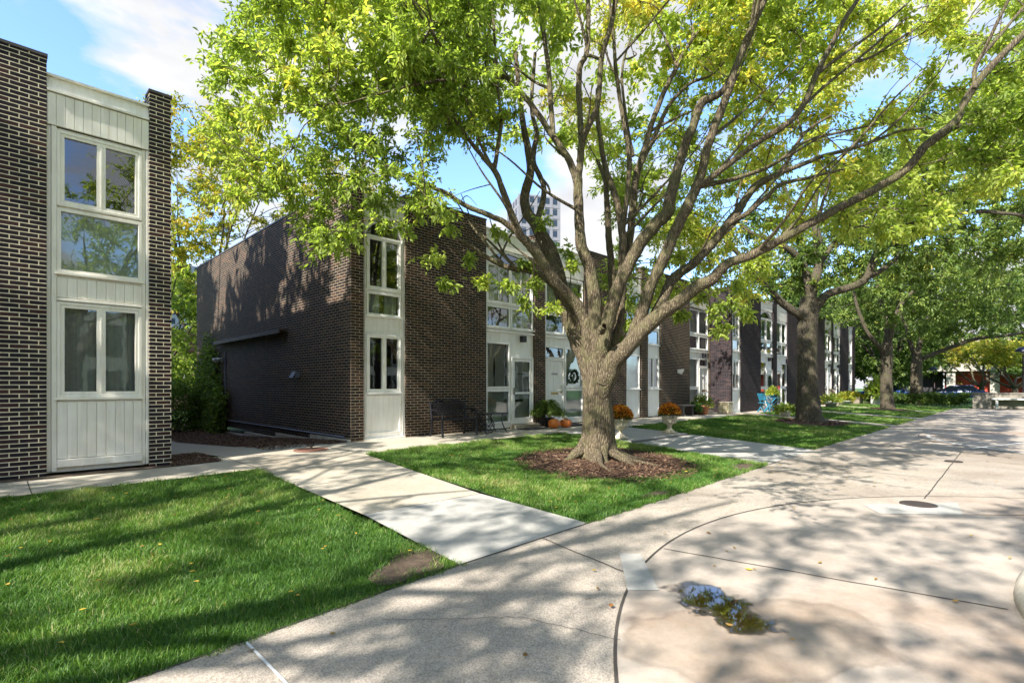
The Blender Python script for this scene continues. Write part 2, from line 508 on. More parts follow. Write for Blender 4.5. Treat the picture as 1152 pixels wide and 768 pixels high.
def strip(pts, w):
    """a ribbon along a polyline"""
    pts = [Vector((x, y)) for x, y in pts]; a = []; b = []
    for i, p in enumerate(pts):
        d = (pts[min(i+1, len(pts)-1)] - pts[max(i-1, 0)]).normalized(); n = Vector((-d.y, d.x)) * w / 2
        a.append(tuple(p + n)); b.append(tuple(p - n))
    return [[a[i], a[i+1], b[i+1], b[i]] for i in range(len(pts)-1)]
def ribbon(name, pts, w, off, mat, step=1.0):
    V = []; F = []
    for q in strip(pts, w):
        b = len(V); V += [(x, y, Gf(x, y) + off) for x, y in q]; F.append((b, b+1, b+2, b+3))
    m = MB(); m.add(V, F); o = m.build(name, mat, fix=False)
    for p in o.data.polygons:
        if p.normal.z < 0: p.flip()
    o['kind'] = 'structure'
    return o
def fine(pts, d=.25, wob=0):
    o = []
    for a, b in zip(pts[:-1], pts[1:]):
        n = max(1, int(math.dist(a, b) / d))
        for k in range(n): o.append((lerp(a[0], b[0], k/n) + random.uniform(-wob, wob), lerp(a[1], b[1], k/n) + random.uniform(-wob, wob)))
    o.append(pts[-1]); return o

# soil and turf base
m, t, b = newmat('soil'); co = objco(t)
t.links.new(ramp(t, noise(t, co, 9, 8, .7), [(.3, (.035,.024,.016)), (.5, (.085,.058,.038)), (.75, (.17,.12,.08))]), b.inputs['Base Color'])
b.inputs['Roughness'].default_value = .95; bump(t, noise(t, co, 40, 6, .7), .8, .03); M['soil'] = m
m, t, b = newmat('turf base'); co = objco(t)
g = ramp(t, noise(t, co, 3, 6, .6), [(.3, (.02,.06,.008)), (.6, (.045,.12,.014)), (.8, (.09,.15,.03))])
t.links.new(mixc(t, .6, g, ramp(t, noise(t, co, 120, 3, .8), [(.3, .5), (.7, 1.5)]), 'MULTIPLY'), b.inputs['Base Color'])
b.inputs['Roughness'].default_value = .9; bump(t, noise(t, co, 90, 4, .8), .8, .03); M['turf'] = m
m, t, b = newmat('mulch'); co = objco(t)
v = node(t, 'ShaderNodeTexVoronoi', Scale=45); mpn = t.nodes.new('ShaderNodeMapping'); mpn.inputs['Scale'].default_value = (1, .45, 1)
t.links.new(co, mpn.inputs[0]); t.links.new(mpn.outputs[0], v.inputs['Vector'])
t.links.new(ramp(t, v.outputs['Color'], [(.1, (.025,.013,.009)), (.5, (.075,.038,.022)), (.9, (.19,.11,.065))]), b.inputs['Base Color'])
b.inputs['Roughness'].default_value = .9; bump(t, v.outputs['Distance'], .9, .03); M['mulch'] = m

def big_h(x, y): return Gf(x, y) if -30 < x < 70 and -15 < y < 30 else -.15
g = surf('ground', [[(-250, -250), (350, -250), (350, 350), (-250, 350)]], -.09, M['turf'], 25)
# the courtyard paving: aggregate walk outside, smooth concrete circles inside
COURT_Y = 3.75
surf('courtyard_paving', [[(-25, -14), (47, -14), (47, COURT_Y), (-25, COURT_Y)]], 0, M['conc_agg'], 1.0)
# wetness round the puddle belongs to the paving's own material
mc = M['conc_court']; t = mc.node_tree; b = t.nodes['Principled BSDF']
co = objco(t)
dn = node(t, 'ShaderNodeTexNoise', Scale=1.6, Detail=5); t.links.new(co, dn.inputs['Vector'])
sv = t.nodes.new('ShaderNodeVectorMath'); sv.operation = 'SCALE'; sv.inputs['Scale'].default_value = .9
t.links.new(dn.outputs['Color'], sv.inputs[0])
av = t.nodes.new('ShaderNodeVectorMath'); av.operation = 'ADD'; t.links.new(co, av.inputs[0]); t.links.new(sv.outputs[0], av.inputs[1])
mp = t.nodes.new('ShaderNodeMapping'); mp.vector_type = 'TEXTURE'
mp.inputs['Location'].default_value = (4.05, 1.75, 0); mp.inputs['Rotation'].default_value = (0, 0, math.radians(-28)); mp.inputs['Scale'].default_value = (1.05, .62, 50)
t.links.new(av.outputs[0], mp.inputs[0])
ln = t.nodes.new('ShaderNodeVectorMath'); ln.operation = 'LENGTH'; t.links.new(mp.outputs[0], ln.inputs[0])
wet = ramp(t, ln.outputs['Value'], [(.66, 1.0), (.92, 0.0)])
rim = ramp(t, ln.outputs['Value'], [(.70, 0.0), (.80, 1.0), (.86, 0.0)])
old = b.inputs['Base Color'].links[0].from_socket
c = mixc(t, mathn(t, 'MULTIPLY', wet, .5), old, mixc(t, 1.0, old, (.80, .70, .60), 'MULTIPLY'))
c = mixc(t, mathn(t, 'MULTIPLY', rim, .35), c, (.11, .08, .06))
t.links.new(c, b.inputs['Base Color'])
t.links.new(ramp(t, wet, [(0, .8), (1, .5)]), b.inputs['Roughness'])

CC = (5.7, -2.6); CR = 5.33
def arc(cx, cy, r, a0, a1, n): return [(cx + r*math.cos(math.radians(a)), cy + r*math.sin(math.radians(a))) for a in np.linspace(a0, a1, n)]
surf('courtyard_circle', [circ(*CC, CR)], .004, M['conc_court'], 1.0)
surf('courtyard_circle', [circ(21.3, -3.3, 5.85)], .004, M['conc_court'], 1.0)
ribbon('paving_joint', arc(*CC, CR, -80, 260, 200), .022, .008, M['joint'])
ribbon('paving_joint', arc(21.3, -3.3, 5.85, 0, 200, 120), .02, .008, M['joint'])
ribbon('road_markings', arc(21.3, -3.3, 5.62, 95, 185, 60), .10, .010, M['paint_line'])
ribbon('road_markings', fine([(17.0, 1.05), (22.0, -.6)], .5), .09, .012, M['paint_line'])
for pts in ([(4.2, 3.74), (3.95, 2.5)], [(4.78, 2.62), (5.25, .12)], [(9.35, 1.07), (16.2, 1.16)], [(9.2, -.1), (8.2, 1.0)], [(-3.0, 3.7), (-3.1, -5)], [(11.5, 3.7), (11.4, 1.3)] ,
            [(18.5, 3.7), (18.8, 2.1)], [(26.3, 3.7), (26.5, -3)], [(34.3, 3.7), (34.5, -6)]):
    ribbon('paving_joint', fine(pts, .15, .008), .014, .0085, M['joint'])
ribbon('paving_joint', fine([(1.2, 3.72), (1.17, -2)], .3), .018, .0085, M['caulk'])
# patches of newer concrete
surf('concrete_patch', [[(3.62, 2.30), (4.35, 2.86), (4.48, 2.70), (3.80, 2.12)]], .0095, M['conc_new'], 2)
surf('concrete_patch', [[(8.35, 1.62), (8.75, 1.20), (9.35, .72), (8.55, .60), (7.9, 1.35)]], .0095, M['conc_new'], 2)

for pts in ([(6.2, 3.6), (6.9, 3.0), (7.4, 2.9)], [(2.0, 3.3), (2.7, 2.6), (2.9, 1.9)], [(13.0, 3.0), (13.6, 2.2), (15.0, 1.9)]):
    ribbon('paving_crack', fine(pts, .05, .012), .0045, .0085, M['joint'])
# walks
LX = [(-14, 3.07), (5.04, 11.03), (14.2, 23.9), (25.3, 30.2), (31.6, 38.0), (39.3, 46.5)]
surf('diagonal_walk_near_slab', [[(3.07, COURT_Y), (5.04, COURT_Y), (4.9, 5.53), (3.16, 5.69)]], .002, M['conc_new'], 1)
surf('front_path', [[(3.16, 5.69), (4.9, 5.53), (5.04, 9.0), (3.07, 9.0)]], 0, M['conc_walk'], 1)
surf('front_walkway', [[(-14, 9.0), (24.7, 9.0), (24.7, 11.05), (2.9, 11.05), (2.9, 10.35), (-14, 10.35)], [(24.7, 9.0), (50, 9.0), (50, 10.05), (24.7, 10.05)]], 0, M['conc_walk'], 1)
surf('gap_path', [[(3.1, 11.05), (3.0, 11.9), (2.35, 12.6), (2.35, 30), (3.75, 30), (3.95, 13), (5.3, 11.05)]], 0, M['conc_new'], 1)
surf('path', [[(11.03, COURT_Y), (14.2, COURT_Y), (14.2, 6.9), (11.03, 6.9)]], 0, M['conc_new'], 1)
surf('path', [[(23.9, COURT_Y), (25.3, COURT_Y), (25.3, 9), (23.9, 9)]], 0, M['conc_walk'], 1)
surf('path', [[(30.2, COURT_Y), (31.6, COURT_Y), (31.6, 9), (30.2, 9)]], 0, M['conc_walk'], 1)
surf('path', [[(38.0, COURT_Y), (39.3, COURT_Y), (39.3, 9), (38.0, 9)]], 0, M['conc_walk'], 1)
def plat_h(x, y): return lerp(.055, .125, (y - 6.9) / 2.1)
surf('raised_path_step', [[(11.03, 6.9), (13.95, 6.9), (13.95, 9.0), (11.03, 9.0)]], 0, M['conc_new'], 3, hf=plat_h, thick=.17)
tag(MB().box(11.03, 13.95, 6.885, 6.898, -.12, .052).build('raised_path_riser', concrete('dark grey riser', (.15,.145,.14))), kind='structure')  # riser face coloured a darker grey than the path above
for X in (-2.6, .35, 3.1, 5.04, 7.6, 10.2, 13.2, 16.2, 19.2, 22.2): ribbon('paving_joint', fine([(X, 9.0), (X, 10.3 if X < 3 else 11.0)], .4), .012, .005, M['joint'])
ribbon('paving_joint', fine([(3.16, 5.69), (4.9, 5.53)], .4), .010, .005, M['joint'])
ribbon('paving_joint', fine([(3.1, 7.4), (4.98, 7.35)], .4), .010, .005, M['joint'])
ribbon('paving_joint', fine([(-14, COURT_Y), (12, COURT_Y)], .3, .004), .016, .006, M['joint'])
# planting beds
surf('mulch_bed', [[(2.2, 10.35), (2.9, 10.35), (2.95, 11.9), (2.2, 12.6)]], .01, M['mulch'], .3)
surf('mulch_bed', [[(5.3, 11.05), (5.8, 11.05), (5.8, 26), (3.75, 26), (3.95, 13)]], .0, M['mulch'], .3)
surf('soil_strip', [[(-14, 10.35), (2.2, 10.35), (2.2, 10.75), (-14, 10.75)]], -.005, M['soil'], .5)

# lawns
TREES = [(8.4, 6.03), (22.7, 6.2), (38.4, 6.1)]
for i, (a, b_) in enumerate(LX): surf('lawn_soil', [[(a-.03, COURT_Y-.03), (b_+.03, COURT_Y-.03), (b_+.03, 9.03), (a-.03, 9.03)]], -.018, M['turf'], .5)
surf('lawn_soil', [[(46.5, 3), (75, 3), (75, 26), (46.5, 26)]], .005, M['turf'], 2)
def disc(name, cx, cy, rx, ry, h, mat, off=0, n=40, rings=9, wob=.26, kind='structure'):
    V = [(cx, cy, Gf(cx, cy) + off + h)]; F = []
    ph = [random.uniform(0, 6.28) for _ in range(4)]
    for i in range(1, rings + 1):
        f = i / rings
        for k in range(n):
            a = 2*math.pi*k/n
            w = 1 + wob*(math.sin(2*a+ph[0]) + .6*math.sin(3*a+ph[1]) + .4*math.sin(5*a+ph[2]))*.6
            x, y = cx + rx*f*w*math.cos(a), cy + ry*f*w*math.sin(a)
            V.append((x, y, Gf(x, y) + off + h*(1-f**2) + (random.uniform(-.006, .012) if h > .02 and i < rings else 0)))
    for k in range(n): F.append((0, 1+k, 1+(k+1) % n))
    for i in range(rings-1):
        for k in range(n):
            F.append((1+i*n+k, 1+(i+1)*n+k, 1+(i+1)*n+(k+1) % n, 1+i*n+(k+1) % n))
    m = MB().add(V, F); o = m.build(name, mat, smooth=True); 
    if kind: o['kind'] = kind
    return o
disc('mulch_ring', 8.45, 5.85, 1.65, 1.35, .07, M['mulch'], .0)
disc('mulch_ring', 22.7, 6.1, 1.9, 1.3, .06, M['mulch'], .0)
disc('mulch_ring', 38.4, 6.0, 1.6, 1.2, .06, M['mulch'], .0)
BARE = [(2.72, 4.05, .42, .26), (7.0, 3.95, .3, .12), (10.4, 4.0, .6, .2)]
for c in BARE: disc('bare_soil', c[0], c[1], c[2], c[3], .008, M['soil'], .0, n=24, rings=4, wob=.3)

def vnoise(x, y, s, seed=0):
    r = np.random.default_rng(seed); T = r.random((64, 64))
    u = x / s; v = y / s; i = np.floor(u).astype(int); j = np.floor(v).astype(int)
    fu = u - i; fv = v - j; fu = fu*fu*(3-2*fu); fv = fv*fv*(3-2*fv)
    g = lambda a, b: T[a % 64, b % 64]
    return (g(i, j)*(1-fu)+g(i+1, j)*fu)*(1-fv) + (g(i, j+1)*(1-fu)+g(i+1, j+1)*fu)*fv
def grass_field(name, x0, x1, y0, y1, n, hgt, wid, excl, mat, prob=None, seed=1):
    r = np.random.default_rng(seed)
    x = r.uniform(x0, x1, n); y = r.uniform(y0, y1, n)
    keep = np.ones(n, bool)
    for (cx, cy, rx, ry) in excl:
        d = ((x-cx)/rx)**2 + ((y-cy)/ry)**2
        keep &= d > (r.uniform(.75, 1.15, n) if rx > 1 else r.uniform(.1, 1.3, n))
    # thinner towards the frame's unseen far left
    D = (x + y) / R2; rr = (x - y) / R2
    keep &= (rr > -1.12*D) & (D > 2.2)
    if prob is not None: keep &= r.random(n) < prob(x, y, D)
    ed = np.minimum(np.minimum(x-x0, x1-x), np.minimum(y-y0, y1-y)); keep &= ed > .075*vnoise(x+40, y+40, .10, 6)
    x = x[keep]; y = y[keep]; n = len(x)
    clump = vnoise(x, y, .13, 3); big = vnoise(x, y, .8, 5)
    h = hgt * r.uniform(.45, 1.2, n) * (.55 + .8*clump) * (.8 + .4*big)
    dirn = r.uniform(0, 2*math.pi, n) * .8 + vnoise(x, y, .35, 9) * 9
    lean = r.uniform(.15, 1.1, n) * h
    fa = r.uniform(0, 2*math.pi, n)
    w = wid * r.uniform(.6, 1.3, n)
    z = G(x, y) - .02
    dx, dy = np.cos(dirn)*lean, np.sin(dirn)*lean
    sx, sy = np.cos(fa)*w/2, np.sin(fa)*w/2
    V = np.zeros((n, 5, 3))
    V[:, 0] = np.c_[x-sx, y-sy, z]; V[:, 1] = np.c_[x+sx, y+sy, z]
    V[:, 2] = np.c_[x+dx*.35+sx*.8, y+dy*.35+sy*.8, z+h*.62]; V[:, 3] = np.c_[x+dx*.35-sx*.8, y+dy*.35-sy*.8, z+h*.62]
    V[:, 4] = np.c_[x+dx, y+dy, z+h]
    b = np.arange(n)[:, None]*5
    tint = np.clip(r.normal(.42, .22, n) + (big-.5)*.7 + (vnoise(x, y, .3, 8)-.5)*.35 + (r.random(n) < .06)*.5, 0, 1)
    o = mesh_from(name, V.reshape(-1, 3), [b + np.array([[0, 1, 2, 3]]), b + np.array([[3, 2, 4]])], mat, tint=np.repeat(tint, 5))
    o['kind'] = 'stuff'; o['category'] = 'grass'
    return o
EXM = [(8.45, 5.85, 1.72, 1.42), (22.7, 6.1, 1.9, 1.3), (38.4, 6, 1.6, 1.2)] + BARE
gl = [('lawn grass', -9, 3.13, 3.68, 9.05, 540000, .062, .0052), ('lawn grass', 4.98, 11.09, 3.68, 9.05, 210000, .07, .0075), ('lawn grass', 14.18, 23.92, 3.7, 9.02, 150000, .065, .012),
      ('lawn grass', 25.28, 30.2, 3.7, 9.02, 50000, .065, .018), ('lawn grass', 31.6, 38, 3.7, 9.02, 40000, .065, .022), ('lawn grass', 39.3, 46.5, 3.7, 9.02, 30000, .065, .026)]
LG = ['bright green mown grass of the nearest lawn beside the brick pier', 'green grass round the big tree in its mulch ring', 'shaded green grass beyond the flower urns round the second tree',
      'narrow strip of grass beyond the second tree', 'shaded grass under the third tree', 'farthest shaded grass before the hedge']
for i, (nm, x0, x1, y0, y1, n, h, w) in enumerate(gl):
    pr = (lambda x, y, D: np.clip(1.5 - D/9.0, .35, 1)) if i == 0 else None
    o = grass_field('grass', x0, x1, y0, y1, n, h, w, EXM, M['grass'], pr, seed=20+i); o['label'] = LG[i]
# mulch chips
def chips(name, fn, n, size, mat, lab, cat, seed=3, flat=.25):
    r = np.random.default_rng(seed); pts = fn(r, n); n = len(pts)
    L_ = size*r.uniform(.4, 1.4, n); Wd = L_*r.uniform(.2, .5, n); a = r.uniform(0, 6.28, n); tl = r.normal(0, flat, n)
    dx = np.c_[np.cos(a)*np.cos(tl), np.sin(a)*np.cos(tl), np.sin(tl)]*L_[:, None]/2; dy = np.c_[-np.sin(a), np.cos(a), r.normal(0, .3, n)]*Wd[:, None]/2
    up = np.array([0, 0, 1])*.004
    V = np.stack([pts-dx-dy, pts+dx-dy*.6, pts+dx+dy, pts-dx+dy*.7, pts+up*1.5], 1)
    b = np.arange(n)[:, None]*5
    tint = r.random(n)
    o = mesh_from(name, V.reshape(-1, 3), [b+np.array([[0, 1, 4]]), b+np.array([[1, 2, 4]]), b+np.array([[2, 3, 4]]), b+np.array([[3, 0, 4]])], mat, tint=np.repeat(tint, 5))
    tag(o, lab, cat, kind='stuff'); return o
M['chip'] = leafmat('mulch chip', [(0, (.025,.013,.008)), (.5, (.07,.035,.02)), (.85, (.15,.085,.05)), (1, (.30,.20,.13))], 0.0, .85)
M['fallen'] = leafmat('fallen leaf', [(0, (.12,.06,.025)), (.4, (.4,.25,.04)), (.8, (.6,.45,.06)), (1, (.35,.14,.04))], .2, .7)
def in_disc(cx, cy, rx, ry, hh=.07):
    def f(r, n):
        a = r.uniform(0, 6.28, n); q = np.sqrt(r.random(n)); x = cx+rx*q*np.cos(a); y = cy+ry*q*np.sin(a)
        return np.c_[x, y, G(x, y) + hh*(1-q**2) + r.uniform(.0, .02, n)]
    return f
def in_rect(x0, x1, y0, y1, off=.01):
    def f(r, n):
        x = r.uniform(x0, x1, n); y = r.uniform(y0, y1, n); return np.c_[x, y, G(x, y) + off + r.uniform(0, .012, n)]
    return f
chips('mulch', in_disc(8.45, 5.85, 1.95, 1.65), 11000, .055, M['chip'], 'brown shredded bark mulch round the foot of the big tree', 'mulch')
chips('mulch', in_rect(2.2, 2.95, 10.35, 12.2, .015), 2500, .05, M['chip'], 'sunlit wood chips in the small bed at the brick corner', 'mulch', 5)
chips('mulch', in_rect(4.0, 5.8, 11.1, 22, .01), 9000, .06, M['chip'], 'dark wood chips along the foot of the long brick side wall', 'mulch', 6)
chips('mulch', in_disc(22.7, 6.1, 1.9, 1.3, .06), 3000, .07, M['chip'], 'dark mulch round the second tree', 'mulch', 7)
def on_lawns(r, n):
    o = []
    for (a, b_), k in zip(LX[:3], (.35, .4, .25)):
        q = int(n*k); x = r.uniform(max(a, -3), b_, q); y = r.uniform(3.8, 9, q); o.append(np.c_[x, y, G(x, y) + r.uniform(.03, .055, q)])
    return np.concatenate(o)
FALLEN = [(on_lawns, 300, 'scattered yellow and brown leaves fallen on the lawns'), (in_rect(0, 18, -2, 3.7, .014), 110, 'few small dry leaves lying on the courtyard paving')]
# puddle: a thin irregular film of water
m, t, b = newmat('puddle water'); co = objco(t)
tr = t.nodes.new('ShaderNodeBsdfTransparent'); gl_ = t.nodes.new('ShaderNodeBsdfGlossy'); gl_.inputs['Color'].default_value = (1, 1, 1, 1)
pcx, pcy = 3.84, 1.66
nd = node(t, 'ShaderNodeTexNoise', Scale=4.0, Detail=6, Roughness=.6); t.links.new(co, nd.inputs['Vector'])
sb = t.nodes.new('ShaderNodeVectorMath'); sb.operation = 'SUBTRACT'; sb.inputs[1].default_value = (.5, .5, .5); t.links.new(nd.outputs['Color'], sb.inputs[0])
sc_ = t.nodes.new('ShaderNodeVectorMath'); sc_.operation = 'SCALE'; sc_.inputs['Scale'].default_value = .55; t.links.new(sb.outputs[0], sc_.inputs[0])
ad = t.nodes.new('ShaderNodeVectorMath'); ad.operation = 'ADD'; t.links.new(co, ad.inputs[0]); t.links.new(sc_.outputs[0], ad.inputs[1])
mp = t.nodes.new('ShaderNodeMapping'); mp.vector_type = 'TEXTURE'
mp.inputs['Location'].default_value = (pcx, pcy, 0); mp.inputs['Rotation'].default_value = (0, 0, math.atan2(.96, .47)); mp.inputs['Scale'].default_value = (.50, .25, 50)
t.links.new(ad.outputs[0], mp.inputs[0])
ln = t.nodes.new('ShaderNodeVectorMath'); ln.operation = 'LENGTH'; t.links.new(mp.outputs[0], ln.inputs[0])
film = ramp(t, ln.outputs['Value'], [(.45, 1.0), (1.0, 0.0)])            # depth of the film: deep in the middle, none at the rim
t.links.new(mixc(t, film, (1, 1, 1), (.40, .26, .13)), tr.inputs[0])
fr = node(t, 'ShaderNodeFresnel', IOR=1.45)
t.links.new(ramp(t, film, [(0, .4), (.4, .025)]), gl_.inputs['Roughness'])
f2 = mathn(t, 'MINIMUM', mathn(t, 'MULTIPLY', mathn(t, 'ADD', mathn(t, 'MULTIPLY', fr.outputs[0], 1.8), .03), mathn(t, 'MINIMUM', mathn(t, 'MULTIPLY', film, 2.0), 1.0)), .9)
mx = t.nodes.new('ShaderNodeMixShader'); t.links.new(f2, mx.inputs[0]); t.links.new(tr.outputs[0], mx.inputs[1]); t.links.new(gl_.outputs[0], mx.inputs[2])
t.links.new(mx.outputs[0], t.nodes['Material Output'].inputs['Surface'])
M['puddle'] = m
V = [(pcx + 1.1*math.cos(a), pcy + 1.1*math.sin(a)) for a in np.linspace(0, 2*math.pi, 60, endpoint=False)]
V = [(x, y, Gf(x, y)+.0125) for x, y in V]
m_ = MB().add(V, [tuple(range(60))]); o = m_.build('puddle', M['puddle'], fix=False)
if o.data.polygons[0].normal.z < 0: o.data.polygons[0].flip()
o['kind'] = 'structure'
# island kerb
cz = Gf(5.7, -1)
ISL = 2.7
kb = MB().lathe([(ISL-.02, -.06), (ISL, .0), (ISL-.01, .07), (ISL-.05, .115), (ISL-.12, .13), (ISL-.26, .125), (ISL-.30, .09), (ISL-.32, -.05)], 96, (CC[0], CC[1], 0))
for i, v_ in enumerate(kb.v): kb.v[i] = (v_[0], v_[1], v_[2] + Gf(v_[0], v_[1]) + .004)
isl = thing('round_island', (CC[0], CC[1], Gf(*CC)), 'round concrete kerb with stained rim at the near right edge of the courtyard', 'kerb')
kb2 = kb.build('kerb', M['conc_curb'], smooth=True); kb2.parent = isl; kb2.matrix_parent_inverse = Matrix.Translation(isl.location).inverted()
o = disc('soil', CC[0], CC[1], ISL-.31, ISL-.31, .05, M['mulch'], .04, wob=0, kind=None); o.parent = isl; o.matrix_parent_inverse = Matrix.Translation(isl.location).inverted()
# manhole covers and the valve cover
def cover(x, y, r, mat, lab, name='manhole_cover', cat='manhole cover'):
    z = Gf(x, y)
    t_ = thing(name, (x, y, z + .004), lab, cat)
    MB().lathe([(r, 0), (r, .010), (r*.96, .014), (r*.93, .010), (r*.90, .012), (0, .012)], 40).build('lid', mat, t_)
    g = MB()
    for k in range(-4, 5):
        h = math.sqrt(max(0, (r*.8)**2 - (k*r*.18)**2))
        g.box(-h, h, k*r*.18-.012, k*r*.18+.012, .012, .017)
    g.build('rib', mat, t_); return t_
cover(8.86, 1.08, .21, M['iron'], 'larger iron cover set in the pale concrete patch')
cover(14.0, 1.13, .15, M['iron'], 'smaller iron cover farther out on the straight paving joint')
M['rust'] = plain('rust red cover', (.21,.10,.07), .8)
t_ = cover(4.62, 10.45, .34, M['rust'], 'flat rust red utility cover in the walk at the brick corner', 'utility_cover', 'utility cover')
MB().tube([(0, 0, 0), (0, 0, .09)], .03, 8).box(-.07, .07, -.012, .012, .075, .095).build('valve', M['iron'], t_)
# ------------------------------------------------------------------ buildings
class Build:
    def __init__(s, root): s.root = root; s.o = Vector(root.location)
    def part(s, mb, name, mat, parent=None, label=None, **kw):
        ox, oy, oz = s.o
        mb.v = [(x-ox, y-oy, z-oz) for x, y, z in mb.v]
        o = mb.build(name, mat, parent or s.root, **kw)
        if label: o['label'] = label
        return o
    def board(s, name, x0, x1, z0, z1, y, holes, mat, depth=.12, th=.0):
        """flat painted sheet in the facade with real openings and reveals"""
        xs = sorted(set([x0, x1] + [h[0] for h in holes] + [h[1] for h in holes])); zs = sorted(set([z0, z1] + [h[2] for h in holes] + [h[3] for h in holes]))
        m = MB()
        for a, b in zip(xs[:-1], xs[1:]):
            for c, d in zip(zs[:-1], zs[1:]):
                mx, mz = (a+b)/2, (c+d)/2
                if any(h[0] < mx < h[1] and h[2] < mz < h[3] for h in holes): continue
                m.add([(a, y, c), (b, y, c), (b, y, d), (a, y, d)], [(0, 1, 2, 3)])
        for a, b, c, d in holes:
            e = y + depth
            m.add([(a, y, c), (b, y, c), (b, y, d), (a, y, d), (a, e, c), (b, e, c), (b, e, d), (a, e, d)], [(0, 4, 5, 1), (1, 5, 6, 2), (2, 6, 7, 3), (3, 7, 4, 0)])
        return s.part(m, name, mat, fix=False)
    def window(s, x0, x1, z0, z1, y, mat, w=.05, split=(), backing='curtain', grid=None, name='window', sill=True, proud=.018, deep=.06):
        m = MB(); m.frame(x0, x1, z0, z1, w, y-proud, y+deep)
        f = s.part(m, name, mat, bevel=.004)
        # sashes
        xs = [x0+w] + [q for q in split] + [x1-w]
        for i, (a, b) in enumerate(zip(xs[:-1], xs[1:])):
            g = .012
            sw = min(.045, (b-a)*.14)
            a2 = a + (g if i else .002); b2 = b - (g if i < len(xs)-2 else .002)
            if len(split) or grid:
                sm = MB().frame(a2, b2, z0+w+.002, z1-w-.002, sw, y-proud*.4, y+deep-.012)
                if i: sm.box(a-g+.001, a+g-.001, y-proud*.7, y+deep-.01, z0+w, z1-w)
                if grid:
                    for k in range(1, grid[0]): xx = lerp(a2, b2, k/grid[0]); sm.box(xx-.010, xx+.010, y+.012, y+deep-.02, z0+w+sw, z1-w-sw)
                    for k in range(1, grid[1]): zz = lerp(z0+w+sw, z1-w-sw, k/grid[1]); sm.box(a2+sw, b2-sw, y+.010, y+deep-.018, zz-.010, zz+.010)
                s.part(sm, 'sash', mat, f)
        pm = MB().add([(x0+w, y+.03, z0+w), (x1-w, y+.03, z0+w), (x1-w, y+.03, z1-w), (x0+w, y+.03, z1-w)], [(0, 1, 2, 3)])
        s.part(pm, 'pane', M['glass'], f, fix=False)
        yb = y + .16
        if backing == 'curtain':
            n = int((x1-x0)/.035); cm = MB(); pts = [(lerp(x0+w*.5, x1-w*.5, k/n), yb + .018*math.sin(k*1.9) + .01*math.sin(k*.7)) for k in range(n+1)]
            gap = random.random()
            for k in range(n):
                if abs(k/n - .5) < .06 * (gap > .4): continue
                (xa, ya), (xb, yb_) = pts[k], pts[k+1]; cm.add([(xa, ya, z0), (xb, yb_, z0), (xb, yb_, z1), (xa, ya, z1)], [(0, 1, 2, 3)])
            s.part(cm, 'curtain', M['curtain'], f, fix=False)
        elif backing == 'swag':
            # sheer curtain tied back in the middle: open towards the bottom
            cm = MB(); n = 26
            for side in (0, 1):
                for k in range(n):
                    def px(u, v):
                        half = lerp(.5, .46, min(1, v*1.3)) + .02*math.sin(v*9)
                        xx = u*half; xx = xx if side == 0 else 1-xx
                        return lerp(x0+w, x1-w, xx), yb + .012*math.sin(u*40), lerp(z1-w, z0+w, v)
                    for j in range(8):
                        u0, u1 = k/n, (k+1)/n
                        if False: continue
                        cm.add([px(u0, j/8), px(u1, j/8), px(u1, (j+1)/8), px(u0, (j+1)/8)], [(0, 1, 2, 3)])
            s.part(cm, 'curtain', M['curtain'], f, fix=False)
        elif backing == 'blind':
            cm = MB()
            z = z0 + .02; k = 0
            while z < z1 - .02:
                cm.add([(x0, yb-.012, z), (x1, yb-.012, z), (x1, yb+.012, z+.034), (x0, yb+.012, z+.034)], [(0, 1, 2, 3)]); z += .036
            s.part(cm, 'blind', M['blind'], f, fix=False)
        elif backing == 'shade':
            s.part(MB().box(x0, x1, yb, yb+.004, z0, z1), 'blind', M['blind'], f)
        if sill: s.part(MB().box(x0-.03, x1+.03, y-.05, y-.0185, z0-.035, z0+.0), 'sill', mat, f)
        return f
    def arch(s, x0, x1, z0, zc, z1, y, mat, segs=18):
        """spandrel over a segmental arched light: solid between the arch curve and z1"""
        w = x1-x0; rise = zc-z0; R = (w*w/4 + rise*rise)/(2*rise); cz = zc - R; cx = (x0+x1)/2
        cur = [(lerp(x0, x1, k/segs), cz + math.sqrt(max(0, R*R-(lerp(x0, x1, k/segs)-cx)**2))) for k in range(segs+1)]
        m = MB()
        for (a, za), (b, zb) in zip(cur[:-1], cur[1:]):
            m.add([(a, y-.004, za), (b, y-.004, zb), (b, y-.004, z1), (a, y-.004, z1), (a, y+.09, za), (b, y+.09, zb)], [(0, 1, 2, 3), (0, 4, 5, 1)])
        o = s.part(m, 'arch_panel', mat, fix=False)
        # moulded trim following the curve
        t = MB()
        for off, th, pr in ((.0, .035, .03), (.035, .02, .016)):
            for (a, za), (b, zb) in zip(cur[:-1], cur[1:]):
                def nrm(q, zq): d = Vector((q-cx, zq-cz)).normalized(); return d
                na, nb = nrm(a, za), nrm(b, zb)
                p = [(a+na.x*off, za+na.y*off), (b+nb.x*off, zb+nb.y*off), (b+nb.x*(off+th), zb+nb.y*(off+th)), (a+na.x*(off+th), za+na.y*(off+th))]
                t.prism(p, y-pr-.004, y+.02)
        s.part(t, 'arch_trim', mat)
        return o
    def siding(s, x0, x1, z0, z1, y, mat, n, name='fascia', vertical=False, lean=0):
        m = MB()
        if vertical:
            w = (x1-x0)/n
            for k in range(n): m.box(x0+k*w+.004, x0+(k+1)*w-.004, y-.012, y+.01, z0, z1)
            m.box(x0, x1, y+.004, y+.03, z0, z1)
        else:
            h = (z1-z0)/n
            for k in range(n):
                a = z0+k*h; m.prism([(0, 0)]*0 or [(x0, a+.006), (x1, a+.006), (x1, a+h), (x0, a+h)], y-.014, y+.012)
            m.box(x0, x1, y+.004, y+.03, z0, z1)
        return s.part(m, name, mat, bevel=.002)
